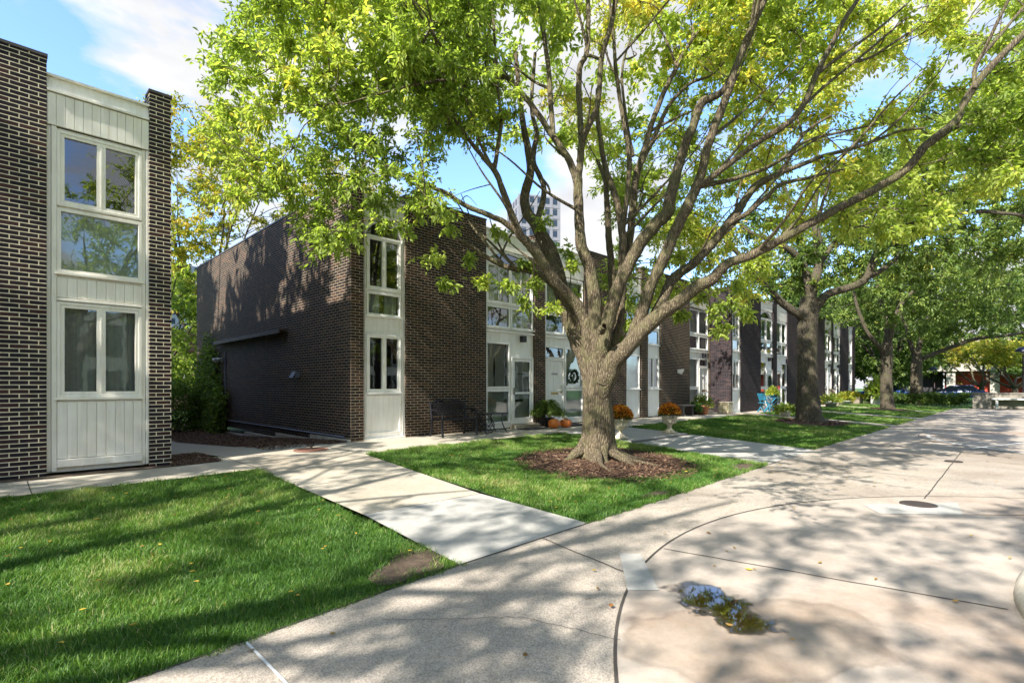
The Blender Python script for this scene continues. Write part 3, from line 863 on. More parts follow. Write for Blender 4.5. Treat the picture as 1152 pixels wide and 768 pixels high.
    def door(s, x0, x1, z0, z1, y, kind='solid', label=None, wreath=False):
        m = MB()
        fw = .05
        m.frame(x0, x1, z0, z1, fw, y-.03, y+.06, wb=.04)
        fr = s.part(m, 'door_frame', M['white'])
        a, b, c, d = x0+fw+.005, x1-fw-.005, z0+.045, z1-fw-.005
        if kind == 'storm':
            m = MB().frame(a, b, c, d, .085, y-.005, y+.03, wb=.14)
            mid = lerp(c, d, .46); m.box(a+.085, b-.085, y-.003, y+.028, mid-.03, mid+.03)
            o = s.part(m, 'door', M['white'], bevel=.004, label=label)
            s.part(MB().add([(a+.08, y+.012, c), (b-.08, y+.012, c), (b-.08, y+.012, d-.08), (a+.08, y+.012, d-.08)], [(0, 1, 2, 3)]), 'pane', M['glass'], o, fix=False)
            im = MB().box(a, b, y+.07, y+.11, c, d); io = s.part(im, 'inner_door', M['curtain'], o)
            s.part(MB().box(lerp(a, b, .22), lerp(a, b, .62), y+.055, y+.0695, c+.62, c+.70), 'mail_slot', M['black'], o)
            s.part(MB().box(lerp(a, b, .3), lerp(a, b, .72), y+.055, y+.0695, c+1.45, c+1.50), 'number_plate', M['steel'], o)
            s.part(MB().box(a+.03, a+.05, y-.055, y-.006, c+.85, c+1.05), 'handle', M['steel'], o)
        else:
            m = MB().box(a, b, y+.005, y+.045, c, d)
            w = b-a
            for zz0, zz1 in ((c+.12, c+.80), (c+.95, d-.14)):
                for xx0, xx1 in ((a+w*.12, a+w*.46), (a+w*.54, a+w*.88)):
                    m.frame(xx0, xx1, zz0, zz1, .018, y-.004, y+.0045)
            o = s.part(m, 'door', M['white'], bevel=.003, label=label)
            s.part(MB().box(lerp(a, b, .3), lerp(a, b, .72), y-.008, y-.0045, c+.83, c+.90), 'mail_slot', M['brass'], o)
            s.part(MB().box(lerp(a, b, .32), lerp(a, b, .68), y-.006, y-.0042, d-.46, d-.40), 'number_plate', M['steel'], o)
            s.part(MB().tube([(b-.09, y+.005, c+.9), (b-.09, y-.05, c+.9)], [.03, .028], 10), 'handle', M['brass'], o, smooth=True); s.part(MB().tube([(b-.09, y+.005, c+1.08), (b-.09, y-.015, c+1.08)], [.025, .022], 10), 'lock', M['brass'], o, smooth=True)
        s.part(MB().box(x0-.06, x1+.06, y-.26, y-.031, z0-.12, z0-.02), 'threshold', M['conc_curb'])
        return o

def brick_body(B, y, segs, z0, z1, mat, xa, xb, depth, side0=True, side1=True, zroof=None, rec=.30):
    """piers between bays plus side, rear walls and roof; hollow behind"""
    m = MB()
    for (a, b) in segs: m.box(a, b, y, y+.3, z0, z1)
    yb = y+depth
    if side0: m.box(xa, xa+.3, y+.3005, yb, z0, z1)
    if side1: m.box(xb-.3, xb, y+.3005, yb, z0, z1)
    m.box(xa+.3005, xb-.3005, yb-.3, yb, z0, z1)
    w = B.part(m, 'wall', mat)
    for (a, b) in segs: B.part(MB().box(a-.012, b+.012, y-.015, y+.3, z1, z1+.045), 'coping', M['coping'])
    if side0: B.part(MB().box(xa-.015, xa+.3, y+.3005, yb, z1, z1+.045), 'coping', M['coping'])
    if side1: B.part(MB().box(xb-.3, xb+.015, y+.3005, yb, z1, z1+.045), 'coping', M['coping'])
    zr = zroof or z1-.35
    B.part(MB().box(xa+.3005, xb-.3005, y+.3005, yb-.3005, zr-.2, zr), 'roof', M['roof'])
    # rooms: back wall, floors and cross walls so the panes look into dim rooms
    r = MB(); r.box(xa+.31, xb-.31, y+3.6, y+3.7, z0, zr-.21); r.box(xa+.31, xb-.31, y+.31, y+3.59, 2.78, 2.9); r.box(xa+.31, xb-.31, y+.31, y+3.59, z0, .14)
    for (a, b) in segs: r.box((a+b)/2-.05, (a+b)/2+.05, y+.31, y+3.59, .15, 2.77)
    B.part(r, 'room', M['room'])
    return w

# ---- left house
YL = 10.7
rt = thing('brick_house', (.6, YL, .0), 'dark brick house with cream mortar and one board clad window bay at the left edge', 'building')
B = Build(rt)
bx0, bx1, xe = .585, 1.90, 2.22
brick_body(B, YL, [(-11.0, bx0), (bx1, xe)], -.25, 6.45, M['brick_left'], -11.0, xe, 12, side0=True)
yb = YL + .05
C = M['cream']
z_sill = 1.17
B.board('bay_panel', bx0, bx1, .05, 5.44, yb+.03, [(bx0+.12, bx1-.10, 1.22, 2.72), (bx0+.12, bx1-.10, 3.18, 4.18), (bx0+.12, bx1-.10, 4.22, 5.40)], C)
for (a, b, nm) in ((bx0+.002, bx0+.05, 'side_trim'), (bx0+.056, bx0+.118, 'side_trim'), (bx1-.098, bx1-.050, 'side_trim'), (bx1-.044, bx1-.002, 'side_trim')):
    B.part(MB().box(a, b, yb-(.015 if b-a > .05 or a > bx1-.05 else -.005), yb+.0295, .07, 5.44), nm, C, bevel=.004)
xa, xb = bx0+.12, bx1-.10
xm = (xa+xb)/2
B.window(xa, xb, 1.22, 2.72, yb, C, .045, (xm,), 'curtain', name='window')
B.window(xa, xb, 3.18, 4.185, yb, C, .05, (), 'shade', sill=True)
B.window(xa, xb, 4.22, 5.40, yb, C, .045, (xm,), 'dark', sill=False)
B.siding(xa, xb, .26, 1.15, yb, C, 9, 'board_panel', True)
B.siding(xa, xb, 2.79, 3.10, yb, C, 9, 'board_panel', True)
B.part(MB().box(xa-.0, xb, yb-.05, yb+.02, .13, .25), 'skirting_board', C, bevel=.006)
B.part(MB().box(xa-.0, xb, yb-.035, yb+.02, 2.735, 2.775), 'ledge', C, bevel=.004)
B.siding(bx0+.003, bx1-.003, 5.45, 5.94, yb-.02, C, 12, 'board_panel', True)
B.part(MB().box(bx0+.003, bx1-.003, yb-.06, yb+.03, 5.955, 5.985), 'ledge', C)
B.part(MB().add([(bx0+.003, yb-.02, 5.99), (bx1-.003, yb-.02, 5.99), (bx1-.003, yb+.02, 6.20), (bx0+.003, yb+.02, 6.20), (bx0+.003, yb+.2, 5.99), (bx1-.003, yb+.2, 5.99), (bx1-.003, yb+.2, 6.20), (bx0+.003, yb+.2, 6.20)],
     [(0, 1, 2, 3), (4, 7, 6, 5), (3, 2, 6, 7), (0, 4, 5, 1), (0, 3, 7, 4), (1, 5, 6, 2)]), 'fascia', M['cream'])
B.part(MB().box(bx0+.001, bx1-.001, yb-.03, yb+.25, 6.203, 6.235), 'fascia_cap', C)

# ---- long row
def narrow_bay(B, x0, x1, y, arched=True, mat=None, top=5.85, split=True):
    mat = mat or M['white']; yy = y+.06
    t = .10 if x1-x0 > .8 else .07
    a, b = x0+t, x1-t; xm = (a+b)/2
    at = 5.38 if arched else 5.02
    B.board('bay_panel', x0, x1, .15, at, yy+.03, [(a, b, 1.24, 2.64), (a, b, 3.08, 3.64), (a, b, 3.69, 4.97)] + ([(a, b, 5.0, 5.375)] if arched else []), mat)
    B.window(a, b, 1.24, 2.64, yy, mat, .04, (xm,), 'dark')
    B.window(a, b, 3.08, 3.64, yy, mat, .05, (), 'curtain')
    B.window(a, b, 3.69, 4.97, yy, mat, .04, (xm,), 'dark', sill=False)
    B.part(MB().frame(x0+.001, x0+t-.03, .16, at-.02, .012, yy-.012, yy+.0295).frame(x1-t+.03, x1-.001, .16, at-.02, .012, yy-.012, yy+.0295), 'side_trim', mat)
    B.part(MB().frame(a-.0, b, .26, 1.17, .03, yy-.0, yy+.0295), 'panel_mould', mat)
    B.part(MB().box(x0-.01, x1+.01, yy-.05, yy+.05, .10, .155), 'skirting_board', mat)
    if arched:
        B.arch(a, b, 5.03, 5.33, 5.376, yy+.03, mat)
        B.part(MB().add([(a, yy+.06, 4.99), (b, yy+.06, 4.99), (b, yy+.06, 5.37), (a, yy+.06, 5.37)], [(0, 1, 2, 3)]), 'arch_light', M['glass'], fix=False)
    B.siding(x0+.002, x1-.002, at+.01, top, yy, M['cream'] if mat is M['cream'] else mat, 3, 'fascia')
    B.part(MB().box(x0+.001, x1-.001, yy-.05, yy+.25, top+.003, top+.05), 'fascia_cap', mat)
def door_bay(B, x0, x1, y, door_right=True, kind='solid', arched=True, grid=None, lightfix=True, low='shade', mid='curtain', up='curtain', top=5.9, lab=None, transom=False):
    mat = M['white']; yy = y+.06; t = .045
    w = x1-x0
    dw = min(.95, w*.47)
    if door_right: wa, wb, da, db = x0+t, x1-dw-t-.07, x1-dw-t, x1-t
    else: wa, wb, da, db = x0+dw+t+.07, x1-t, x0+t, x0+dw+t
    zt = 2.68; zd = 2.28
    holes = [(wa, wb, .30, 1.28), (wa, wb, 1.34, zt), (da, db, .25, zd), (x0+t, (x0+x1)/2-.02, 3.12, 3.74), ((x0+x1)/2+.02, x1-t, 3.12, 3.74), (x0+t, x1-t, 3.80, 5.0)]
    if transom: holes.append((da, db, zd+.03, zt))
    at = 5.4 if arched else 5.05
    if arched: holes.append((x0+t, x1-t, 5.03, 5.395))
    B.board('bay_panel', x0, x1, .15, at, yy+.03, holes, mat)
    B.window(wa, wb, .30, 1.28, yy, mat, .045, (), low, sill=False)
    B.window(wa, wb, 1.34, zt, yy, mat, .045, (), mid, sill=False)
    B.window(x0+t, (x0+x1)/2-.02, 3.12, 3.74, yy, mat, .045, (), 'dark')
    B.window((x0+x1)/2+.02, x1-t, 3.12, 3.74, yy, mat, .045, (), 'curtain')
    B.window(x0+t, x1-t, 3.80, 5.0, yy, mat, .045, ((x0+x1)/2,), up, grid=grid, sill=False)
    if transom: B.window(da, db, zd+.03, zt, yy, mat, .035, (), 'dark', sill=False, name='transom')
    B.door(da, db, .25, zd, yy, kind, label=lab)
    if lightfix:
        B.part(MB().box((da+db)/2-.08, (da+db)/2+.08, yy-.12, yy+.0295, 2.74, 2.93), 'wall_light', M['black'], bevel=.01)
    B.part(MB().box(x0+.001, x1-.001, yy-.045, yy+.0295, 2.98, 3.02), 'ledge', mat)
    if arched:
        B.arch(x0+t, x1-t, 5.05, 5.35, 5.396, yy+.03, mat)
        B.part(MB().add([(x0+t, yy+.06, 5.0), (x1-t, yy+.06, 5.0), (x1-t, yy+.06, 5.39), (x0+t, yy+.06, 5.39)], [(0, 1, 2, 3)]), 'arch_light', M['glass'], fix=False)
    B.siding(x0+.002, x1-.002, at+.01, top, yy, M['cream'], 3, 'fascia')
    B.part(MB().box(x0+.001, x1-.001, yy-.05, yy+.25, top+.003, top+.05), 'fascia_cap', M['cream'])

YM = 11.0; XM0 = 5.79; XM1 = 24.6
X_ = lambda p: XF(p, YM)
rt = thing('brick_townhouse_row', (XM0, YM, .0), 'long dark brick row behind the big tree with a blank side wall on the gap', 'building')
B = Build(rt)
segs = [(XM0, X_(409.3)), (X_(456.5), X_(547)), (X_(602), X_(613.5)), (X_(658), X_(704.7)), (X_(722), X_(729)), (X_(743.7), X_(776)), (X_(798), XM1)]
brick_body(B, YM, segs, -.02, 6.12, M['brick_main'], XM0, XM1, 12.7, side1=False)
narrow_bay(B, X_(409.3), X_(456.5), YM, True)
door_bay(B, X_(547), X_(602), YM, True, 'storm', True, grid=(2, 2), mid='swag', low='blind', lab='white storm door with full glass before a pale inner door')
door_bay(B, X_(613.5), X_(658), YM, False, 'solid', False, lightfix=False, low='shade', mid='shade', transom=True, lab='solid white door with brass mail slot under a dark transom')
# tall single window bay
def window_bay(B, x0, x1, y, split=False, low='shade'):
    yy = y+.06; t = .07; mat = M['white']; a, b = x0+t, x1-t
    B.board('bay_panel', x0, x1, .15, 5.05, yy+.03, [(a, b, 1.28, 2.62), (a, b, 3.1, 3.7), (a, b, 3.76, 5.0)], mat)
    B.window(a, b, 1.28, 2.62, yy, mat, .045, ((a+b)/2,) if split else (), low)
    B.window(a, b, 3.1, 3.7, yy, mat, .045, (), 'dark'); B.window(a, b, 3.76, 5.0, yy, mat, .045, (), 'curtain', sill=False)
    B.part(MB().frame(a, b, .26, 1.2, .03, yy, yy+.0295), 'panel_mould', mat)
    B.siding(x0+.002, x1-.002, 5.06, 5.85, yy, M['cream'], 3, 'fascia')
window_bay(B, X_(704.7), X_(722), YM)
window_bay(B, X_(729), X_(743.7), YM, True, 'dark')
door_bay(B, X_(776), X_(798), YM, True, 'solid', False, low='shade', mid='shade', transom=True, lab='white door with oval glass beside a tall window')
# side wall: canopy strip, conduit, vent hood, foundation
sx = XM0
B.part(MB().box(sx-.24, sx-.001, 14.6, 20.6, 2.92, 2.98).box(sx-.24, sx-.21, 14.6, 20.6, 2.86, 2.92), 'canopy', plain('brown canopy', (.07,.045,.032), .6), bevel=.004)
lm = MB()
for k in range(5): lm.box(sx-.18, sx-.06, 15.2+k*1.1, 16.0+k*1.1, 2.87, 2.919)
B.part(lm, 'canopy_lamp', M['steel'])
B.part(MB().tube([(sx-.03, 20.0, 2.6), (sx-.03, 20.0, .21), (sx-.03, 11.25, .21)], .022, 6), 'conduit', plain('grey blue conduit', (.16,.17,.24), .5), smooth=True)
B.part(MB().box(sx-.14, sx-.001, 13.75, 14.0, 1.62, 1.78).obox((sx-.16, 13.875, 1.70), (.02, .25, .2), ry=.5), 'vent_hood', plain('blue grey vent', (.10,.11,.17), .5), bevel=.01)
f_ = MB()
for (a, b, z) in ((11.0, 13.1, .17), (13.1, 15.4, .05), (15.4, 18.0, -.07), (18.0, 23.7, -.2)): f_.box(sx-.04, sx+.2, a+.001, b-.001, -.9, z)
B.part(f_, 'foundation', M['conc_curb'], bevel=.01)
fl = B.part(MB().box(sx-.06, sx-.001, 20.25, 20.4, 2.25, 2.4).tube([(sx-.06, 20.32, 2.36), (sx-.16, 20.32, 2.36)], .02, 6), 'floodlight', M['steel'])
for dy in (-.11, .13):
    B.part(MB().tube([(sx-.14, 20.32+dy, 2.36), (sx-.25, 20.32+dy*1.4, 2.30), (sx-.27, 20.32+dy*1.45, 2.29)], [.04, .085, .08], 12), 'lamp_head', M['curtain'], fl, smooth=True)
# corner lamp by unit 6
lx = X_(763); B.part(MB().box(lx-.09, lx+.09, YM-.14, YM-.001, 1.95, 2.12).obox((lx, YM-.16, 2.03), (.22, .05, .22), rx=.5), 'wall_lamp', M['white'], bevel=.01)

# ---- forward block
YB = 10.0; XB0 = 24.6
X_ = lambda p: XF(p, YB)
rt = thing('brick_townhouse_row', (XB0, YB, .0), 'farther brick row standing forward of the long row behind the second tree', 'building')
B = Build(rt)
seg = [(XB0, X_(824)), (X_(833.6), X_(856)), (X_(870), X_(874.2)), (X_(886), X_(928)), (X_(936), X_(937.8)), (X_(945.5), X_(954.6)), (X_(959.2), X_(962))]
brick_body(B, YB, seg, -.1, 6.05, M['brick_far'], XB0, X_(962), 12, side1=True)
narrow_bay(B, X_(824), X_(833.6), YB, False)
door_bay(B, X_(856), X_(870), YB, True, 'solid', True, low='shade', mid='dark', lab='white door with a dark oval wreath behind the blue chairs')
door_bay(B, X_(874.2), X_(886), YB, False, 'storm', False, low='dark', mid='dark', lightfix=False)
door_bay(B, X_(928), X_(936), YB, True, 'solid', True, low='dark', mid='dark')
door_bay(B, X_(937.8), X_(945.5), YB, True, 'storm', False, low='shade', mid='shade')
narrow_bay(B, X_(954.6), X_(959.2), YB, False)

# ---- the row across the court, seen in the window panes
rt = thing('brick_townhouse_row', (44, -17, -.15), 'dark brick row with white arched bays across the courtyard, mirrored in window panes', 'building', rz=math.pi)
class Loc: pass
rt2 = thing('dummy', (0, 0, 0), 'x', 'x')
B = Build(rt2)
segs = [(0, 1.2)]; x = 1.2; bays = []
while x < 58:
    bays.append((x, x+2.1)); segs.append((x+2.1, x+2.7)); bays.append((x+2.7, x+4.8)); segs.append((x+4.8, x+8.6)); x += 8.6
n0 = set(bpy.data.objects)
brick_body(B, 0, segs, -.1, 6.1, M['brick_far'], 0, segs[-1][1], 10)
for i, (a, b) in enumerate(bays):
    yy = .06
    B.board('bay_panel', a, b, .15, 5.9, yy, [(a+.1, b-.1, .4, 2.6), (a+.1, b-.1, 3.1, 5.3)], M['white'])
    for z0, z1 in ((.4, 2.6), (3.1, 5.3)): B.window(a+.1, b-.1, z0, z1, yy, M['white'], .07, ((a+b)/2,), 'curtain' if i % 2 else 'dark', sill=False)
    B.arch(a+.1, b-.1, 5.0, 5.27, 5.301, yy, M['white'])
for o in list(rt2.children): o.parent = rt
bpy.data.objects.remove(rt2)

# ---- background buildings
def tower(loc, w, d, h, floors, cols, mat, lab, rz=0, name='apartment_tower'):
    t_ = thing(name, loc, lab, 'building', rz=rz)
    B = Build(thing('dummy', (0, 0, 0), 'x', 'x'))
    m = MB().box(0, w, 0, d, 0, h)
    B.part(m, 'wall', mat)
    fh = h/floors
    sl_ = MB(); pm_ = MB()
    for f in range(floors):
        sl_.box(-.15, w+.15, -.15, d+.15, f*fh-.12, f*fh+.12)
        B.part(MB().box(-.04, w+.04, -.04, d+.04, f*fh+fh*.3, f*fh+fh*.85), 'window', M['tower_glass'])
    for c in range(cols+1):
        for y0, y1 in ((-.1, .3), (d-.3, d+.1)): pm_.box(c*w/cols-w/cols*.2, c*w/cols+w/cols*.2, y0, y1, 0, h-.2)
    nd = max(1, int(cols*d/w))
    for c in range(1, nd):
        for q0, q1 in ((-.1, .3), (w-.3, w+.1)): pm_.box(q0, q1, c*d/nd-d/nd*.2, c*d/nd+d/nd*.2, 0, h-.25)
    B.part(pm_, 'pillar', mat)
    B.part(sl_, 'floor_slab', mat)
    for o in list(B.root.children): o.parent = t_
    bpy.data.objects.remove(B.root)
    return t_
M['tower_glass'] = plain('far glass', (.03,.045,.07), .5, spec=.2)
M['tower_white'] = plain('pale concrete', (.20,.20,.225), .8)
M['tower_blue'] = plain('blue grey cladding', (.30,.32,.38), .6)
q = P(585, 330, 150); tower((q[0], q[1], 0), 12, 12, 57, 18, 5, M['tower_white'], 'pale apartment tower far behind the long row, between limbs of the big tree', rz=-.5)
q = P(170, 330, 140); tower((q[0], q[1], 0), 20, 14, 36, 14, 9, M['tower_blue'], 'blue grey tower far behind the gap between the two houses', rz=.3)
# brick house behind the gap
t_ = thing('brick_house', (-6, 44, 0), 'low red brown brick house behind the hedge at the end of the gap', 'building')
B = Build(t_); B.part(MB().box(-6, 12, 44, 54, -.6, 5.2), 'wall', M['brick_red']); 
for x in (-3, 1.2, 5.2, 9): B.part(MB().frame(x, x+1.0, 1.0, 2.6, .1, 43.93, 44.02), 'window', M['white']); 
B.part(MB().box(-6.2, 12.2, 43.8, 54.2, 5.2, 5.4), 'roof', M['coping'])
# pavilion with red wall
M['redwall'] = plain('red wall', (.42,.045,.02), .6, var=.2, scale=.6)
M['stucco'] = plain('beige concrete', (.36,.33,.29), .8)
t_ = thing('pavilion', (88, 4, 0), 'pale concrete building with round fronted columns and a red wall at the far right', 'building')
B = Build(t_)
B.part(MB().box(88, 100, -22, 14, 3.3, 4.6).box(88.4, 100, -22, 14, 6.6, 7.6), 'slab', M['stucco'])
B.part(MB().box(89.5, 99, -21.5, 13.5, 4.6, 6.6), 'upper_wall', M['stucco'])
for yy in (11.6, 7.4, 3.2, -1.0, -5.2): B.part(MB().box(88.3, 89.0, yy-.45, yy+.45, -.2, 3.3), 'column', M['stucco'], bevel=.05)
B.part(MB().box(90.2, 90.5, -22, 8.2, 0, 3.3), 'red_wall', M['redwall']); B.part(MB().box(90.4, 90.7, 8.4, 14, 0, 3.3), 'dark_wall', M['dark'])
for k in range(8): B.part(MB().box(89.45, 89.52, -20+k*4.2, -17.4+k*4.2, 4.9, 6.3), 'window', M['tower_glass'])
# ------------------------------------------------------------------ trees
def leaf_arrays(C, dirs, r, length, width, droop=.35):
    """one leaf per row of C: a folded blade of two faces"""
    n = len(C)
    d = dirs + r.normal(0, .55, (n, 3)); d[:, 2] -= droop
    d /= np.linalg.norm(d, axis=1)[:, None] + 1e-9
    up = r.normal(0, .6, (n, 3)) + np.array([0, 0, 1.0])
    s = np.cross(d, up); s /= np.linalg.norm(s, axis=1)[:, None] + 1e-9
    nn = np.cross(s, d)
    Ln = (length * r.uniform(.6, 1.25, n))[:, None]; Wd = (width * r.uniform(.7, 1.2, n))[:, None]
    fold = Wd * r.uniform(.1, .5, (n, 1)); curl = Ln * r.uniform(-.05, .3, (n, 1))
    V = np.zeros((n, 6, 3))
    V[:, 0] = C
    V[:, 1] = C + d*Ln*.38 + s*Wd*.5 + nn*fold
    V[:, 2] = C + d*Ln*.72 + s*Wd*.36 + nn*(fold*.8) - nn*curl*.4
    V[:, 3] = C + d*Ln - nn*curl
    V[:, 4] = C + d*Ln*.72 - s*Wd*.36 + nn*(fold*.8) - nn*curl*.4
    V[:, 5] = C + d*Ln*.38 - s*Wd*.5 + nn*fold
    return V
LQ = np.array([[0, 1, 2, 3], [0, 3, 4, 5]])
def leaves_mesh(name, Vs, tints, mat, parent):
    V = np.concatenate(Vs); T = np.concatenate(tints); n = len(V)
    b = (np.arange(n)*6)[:, None, None] + LQ[None]
    return mesh_from(name, V.reshape(-1, 3), [b.reshape(-1, 4)], mat, parent, tint=np.repeat(T, 6))
class TubeSet:
    def __init__(s): s.V = []; s.F = []; s.n = 0
    def add(s, pts, rad, n, jit=0, shape=None):
        V, F = sweep(np.asarray(pts, float), np.asarray(rad, float), n, jit=jit, shape=shape)
        s.V.append(V); s.F.append(F + s.n); s.n += len(V)
    def build(s, name, mat, parent):
        return mesh_from(name, np.concatenate(s.V), [np.concatenate(s.F)], mat, parent, smooth=True)
def spray(ts, r, root, tip, R, nsub, nleaf, LV, LT, tint, length, width, tw=.012, droop=.35, sides=3):
    """a leafy branchlet from root to tip with side twigs carrying leaves in a clump of radius R"""
    root = np.asarray(root, float); tip = np.asarray(tip, float)
    mid = (root+tip)/2 + r.normal(0, .06, 3)*np.linalg.norm(tip-root) + np.array([0, 0, .05])*np.linalg.norm(tip-root)
    p, q = crom([root, mid, tip], [tw, tw*.75, tw*.4], 3)
    if ts is not None: ts.add(p, q, sides+1)
    ax = tip - root; ax /= np.linalg.norm(ax)+1e-9
    for k in range(nsub):
        d = r.normal(0, 1, 3); d /= np.linalg.norm(d); d = d + ax*.5; d[2] *= .75
        st = tip + (root-tip)*r.uniform(0, .35)*min(1, R/ (np.linalg.norm(tip-root)+.01))
        e = tip + d*R*r.uniform(.5, 1.1)
        if ts is not None: ts.add(np.array([st, (st+e)/2 + r.normal(0, .03, 3), e]), [tw*.4, tw*.28, tw*.12], 3)
        u = r.uniform(.15, 1.05, nleaf)[:, None]
        C = st + (e-st)*u + r.normal(0, .035, (nleaf, 3))
        dd = (e-st)/(np.linalg.norm(e-st)+1e-9)
        LV.append(leaf_arrays(C, np.repeat(dd[None], nleaf, 0)*.6, r, length, width, droop))
        LT.append(np.clip(r.normal(tint, .16, nleaf), 0, 1))
def inside(poly, x, y):
    c = False; n = len(poly)
    for i in range(n):
        x1, y1 = poly[i]; x2, y2 = poly[(i+1) % n]
        if (y1 > y) != (y2 > y) and x < (x2-x1)*(y-y1)/(y2-y1)+x1: c = not c
    return c

# ---- the big tree. limbs: (pixel x, pixel y, metres ahead, pixel width)
def build_big_tree():
    r = np.random.default_rng(11)
    base = np.array([8.4, 6.03, Gf(8.4, 6.03)])
    root = thing('shade_tree', tuple(base), 'big many limbed shade tree with lime green leaves, rooted in the nearest mulch ring', 'tree')
    ts = TubeSet(); samples = []
    D0 = 10.2
    def limb(pts, n=12, sub=6):
        w = np.array([P(a, b, c) for a, b, c, d in pts]); rad = np.array([d*.70/584*c/2 for a, b, c, d in pts])
        p, q = crom(w, rad, sub)
        nz_ = r.normal(0, 1, (len(p), 3)); k = np.ones(3)/3
        for j in range(3): nz_[:, j] = np.convolve(nz_[:, j], k, 'same')
        p = p + nz_ * q[:, None]*.12
        q = q*(1+r.uniform(-.05, .07, len(q)))
        ts.add(p - base, q, n, jit=.04)
        for a, b in zip(p, q): samples.append((a, b))
        return p
    # trunk with root flare
    zs = np.array([-.12, 0, .08, .18, .32, .5, .8, 1.2, 1.6, 1.95, 2.2, 2.4]); wob = [0, 0, 0, 0, 0, 0, 0, .01, .0, 0, 0, 0]
    cxp = np.array([670, 670, 670, 671, 672, 673, 673, 672, 671, 670, 669, 668])
    rr = np.array([.62, .51, .44, .39, .355, .33, .305, .27, .262, .265, .22, .10])
    tp = []
    for z, cx in zip(zs, cxp):
        D = D0; q = P(cx, 0, D); tp.append([q[0]-base[0], q[1]-base[1], z])
    ph = r.uniform(0, 6.28, 5)
    def shp(i, a):
        f = max(0, 1 - max(zs[i], 0)/.55)
        s_ = 1 + f*(.20*np.cos(5*a+ph[0]) + .12*np.cos(8*a+ph[1]) + .07*np.cos(13*a+ph[2])) + .035*np.cos(6*a+ph[3]+zs[i]) + .02*np.cos(11*a+ph[4]-zs[i]*2)
        return s_
    tp2, rr2 = crom(tp, rr, 3)
    zz2 = np.interp(np.arange(len(tp2))/3, np.arange(len(zs)), zs); zs = zz2
    ts.add(tp2, rr2, 48, jit=.012, shape=shp)
    # surface roots
    for a, l in ((3.9, 1.0), (4.7, .75), (5.5, .9), (.3, .6), (2.9, .7), (5.0, 1.05)):
        d = np.array([math.cos(a), math.sin(a), 0]); c0 = np.array(tp[0])
        pts = [c0*[1, 1, 0] + d*.35 + [0, 0, .20], c0*[1, 1, 0] + d*.62 + [0, 0, .09], c0*[1, 1, 0] + d*(.62+l*.25) + [0, 0, .035], c0*[1, 1, 0] + d*(.62+l*.6) + [r.uniform(-.1, .1), r.uniform(-.1, .1), -.02]]
        p, q = crom(pts, [.075, .055, .035, .015], 4); ts.add(p, q, 8, jit=.08)
    L_ = limb
    # left heavy limb and its continuations
    L_([(668,440,10.2,26),(658,402,10.25,27),(645,370,10.35,27),(634,335,10.5,26),(622,290,10.7,24),(604,255,10.9,20),(590,228,11.0,16),(597,190,11.1,13),(590,150,11.2,10),(585,110,11.3,8),(580,60,11.4,6)], 14)
    L_([(669,436,10.2,14),(663,400,10.1,20),(659,365,10.05,19),(648,340,10.0,18),(626,318,9.9,17),(609,292,9.8,16),(592,272,9.7,14),(582,258,9.6,13),(566,215,9.5,10),(556,191,9.5,9),(539,172,9.4,7),(515,139,9.3,6),(498,105,9.2,4)], 12)
    L_([(590,268,9.7,10),(570,252,9.6,9.5),(551,242,9.5,9),(527,233,9.4,8),(500,216,9.2,7),(480,209,9.1,6),(434,187,8.9,4.5),(391,156,8.8,3)], 8)
    L_([(656,375,10.3,16),(640,345,10.3,14),(620,318,10.3,12),(600,306,10.3,10),(578,302,10.3,9),(560,296,10.3,8),(547,289,10.2,7),(530,277,10.2,6),(516,269,10.1,5),(500,258,10.0,4)], 8)
    L_([(556,191,9.5,7),(560,165,9.6,6.5),(564,137,9.7,6),(560,98,9.8,5),(555,23,9.9,4),(552,-40,10,3)], 8)
    L_([(566,80,9.4,6),(540,88,9.3,5),(500,90,9.1,4.5),(460,97,8.9,4),(420,108,8.8,3),(385,118,8.7,2)], 6)
    L_([(602,255,10.9,10),(612,215,11.2,9),(600,180,11.4,8),(604,150,11.5,8),(598,120,11.6,6),(602,60,11.8,5)], 8)
    # centre
    L_([(671,440,10.1,24),(671,400,10.05,22),(671,358,10.0,22),(664,306,9.95,19),(654,274,9.9,17),(651,231,9.9,15),(650,202,9.9,15),(648,192,9.9,13)], 12)
    L_([(651,210,9.9,12),(640,180,9.95,11),(621,152,10,10),(605,128,10.05,9.5),(590,109,10.1,9),(562,78,10.2,8),(535,51,10.3,7),(500,12,10.4,5),(470,-25,10.5,4)], 10)
    L_([(622,154,10,9),(620,120,10.1,9),(617,78,10.2,8),(609,20,10.4,7),(603,-40,10.6,5)], 8)
    L_([(650,200,9.9,12),(654,168,9.9,10),(652,120,10,9),(652,78,10.1,9),(660,59,10.1,8),(662,20,10.2,7),(660,-40,10.3,6)], 8)
    L_([(652,182,9.9,11),(656,156,9.85,10),(672,117,9.8,9),(676,70,9.75,8),(684,40,9.7,8),(691,12,9.7,7),(700,-40,9.7,6)], 8)
    L_([(660,62,10.1,6),(668,64,10,5),(676,68,9.8,5)], 6)
    L_([(674,432,10.25,12),(681,398,10.4,16),(690,360,10.6,14),(690,332,10.7,12),(686,280,10.9,11),(683,240,11,10),(681,205,11.1,8),(672,180,11.2,6)], 8)
    L_([(680,410,10.3,18),(694,372,10.3,17),(699,330,10.3,14),(700,296,10.3,13),(700,261,10.3,12),(693,222,10.4,11),(682,192,10.5,9),(676,160,10.6,8),(672,129,10.6,7),(672,100,10.7,5)], 10)
    L_([(700,262,10.3,9),(706,215,10.2,8),(708,178,10.2,8),(702,140,10.1,7),(697,110,10.1,6.5),(692,70,10,6),(691,51,10,5),(686,0,9.9,4)], 8)
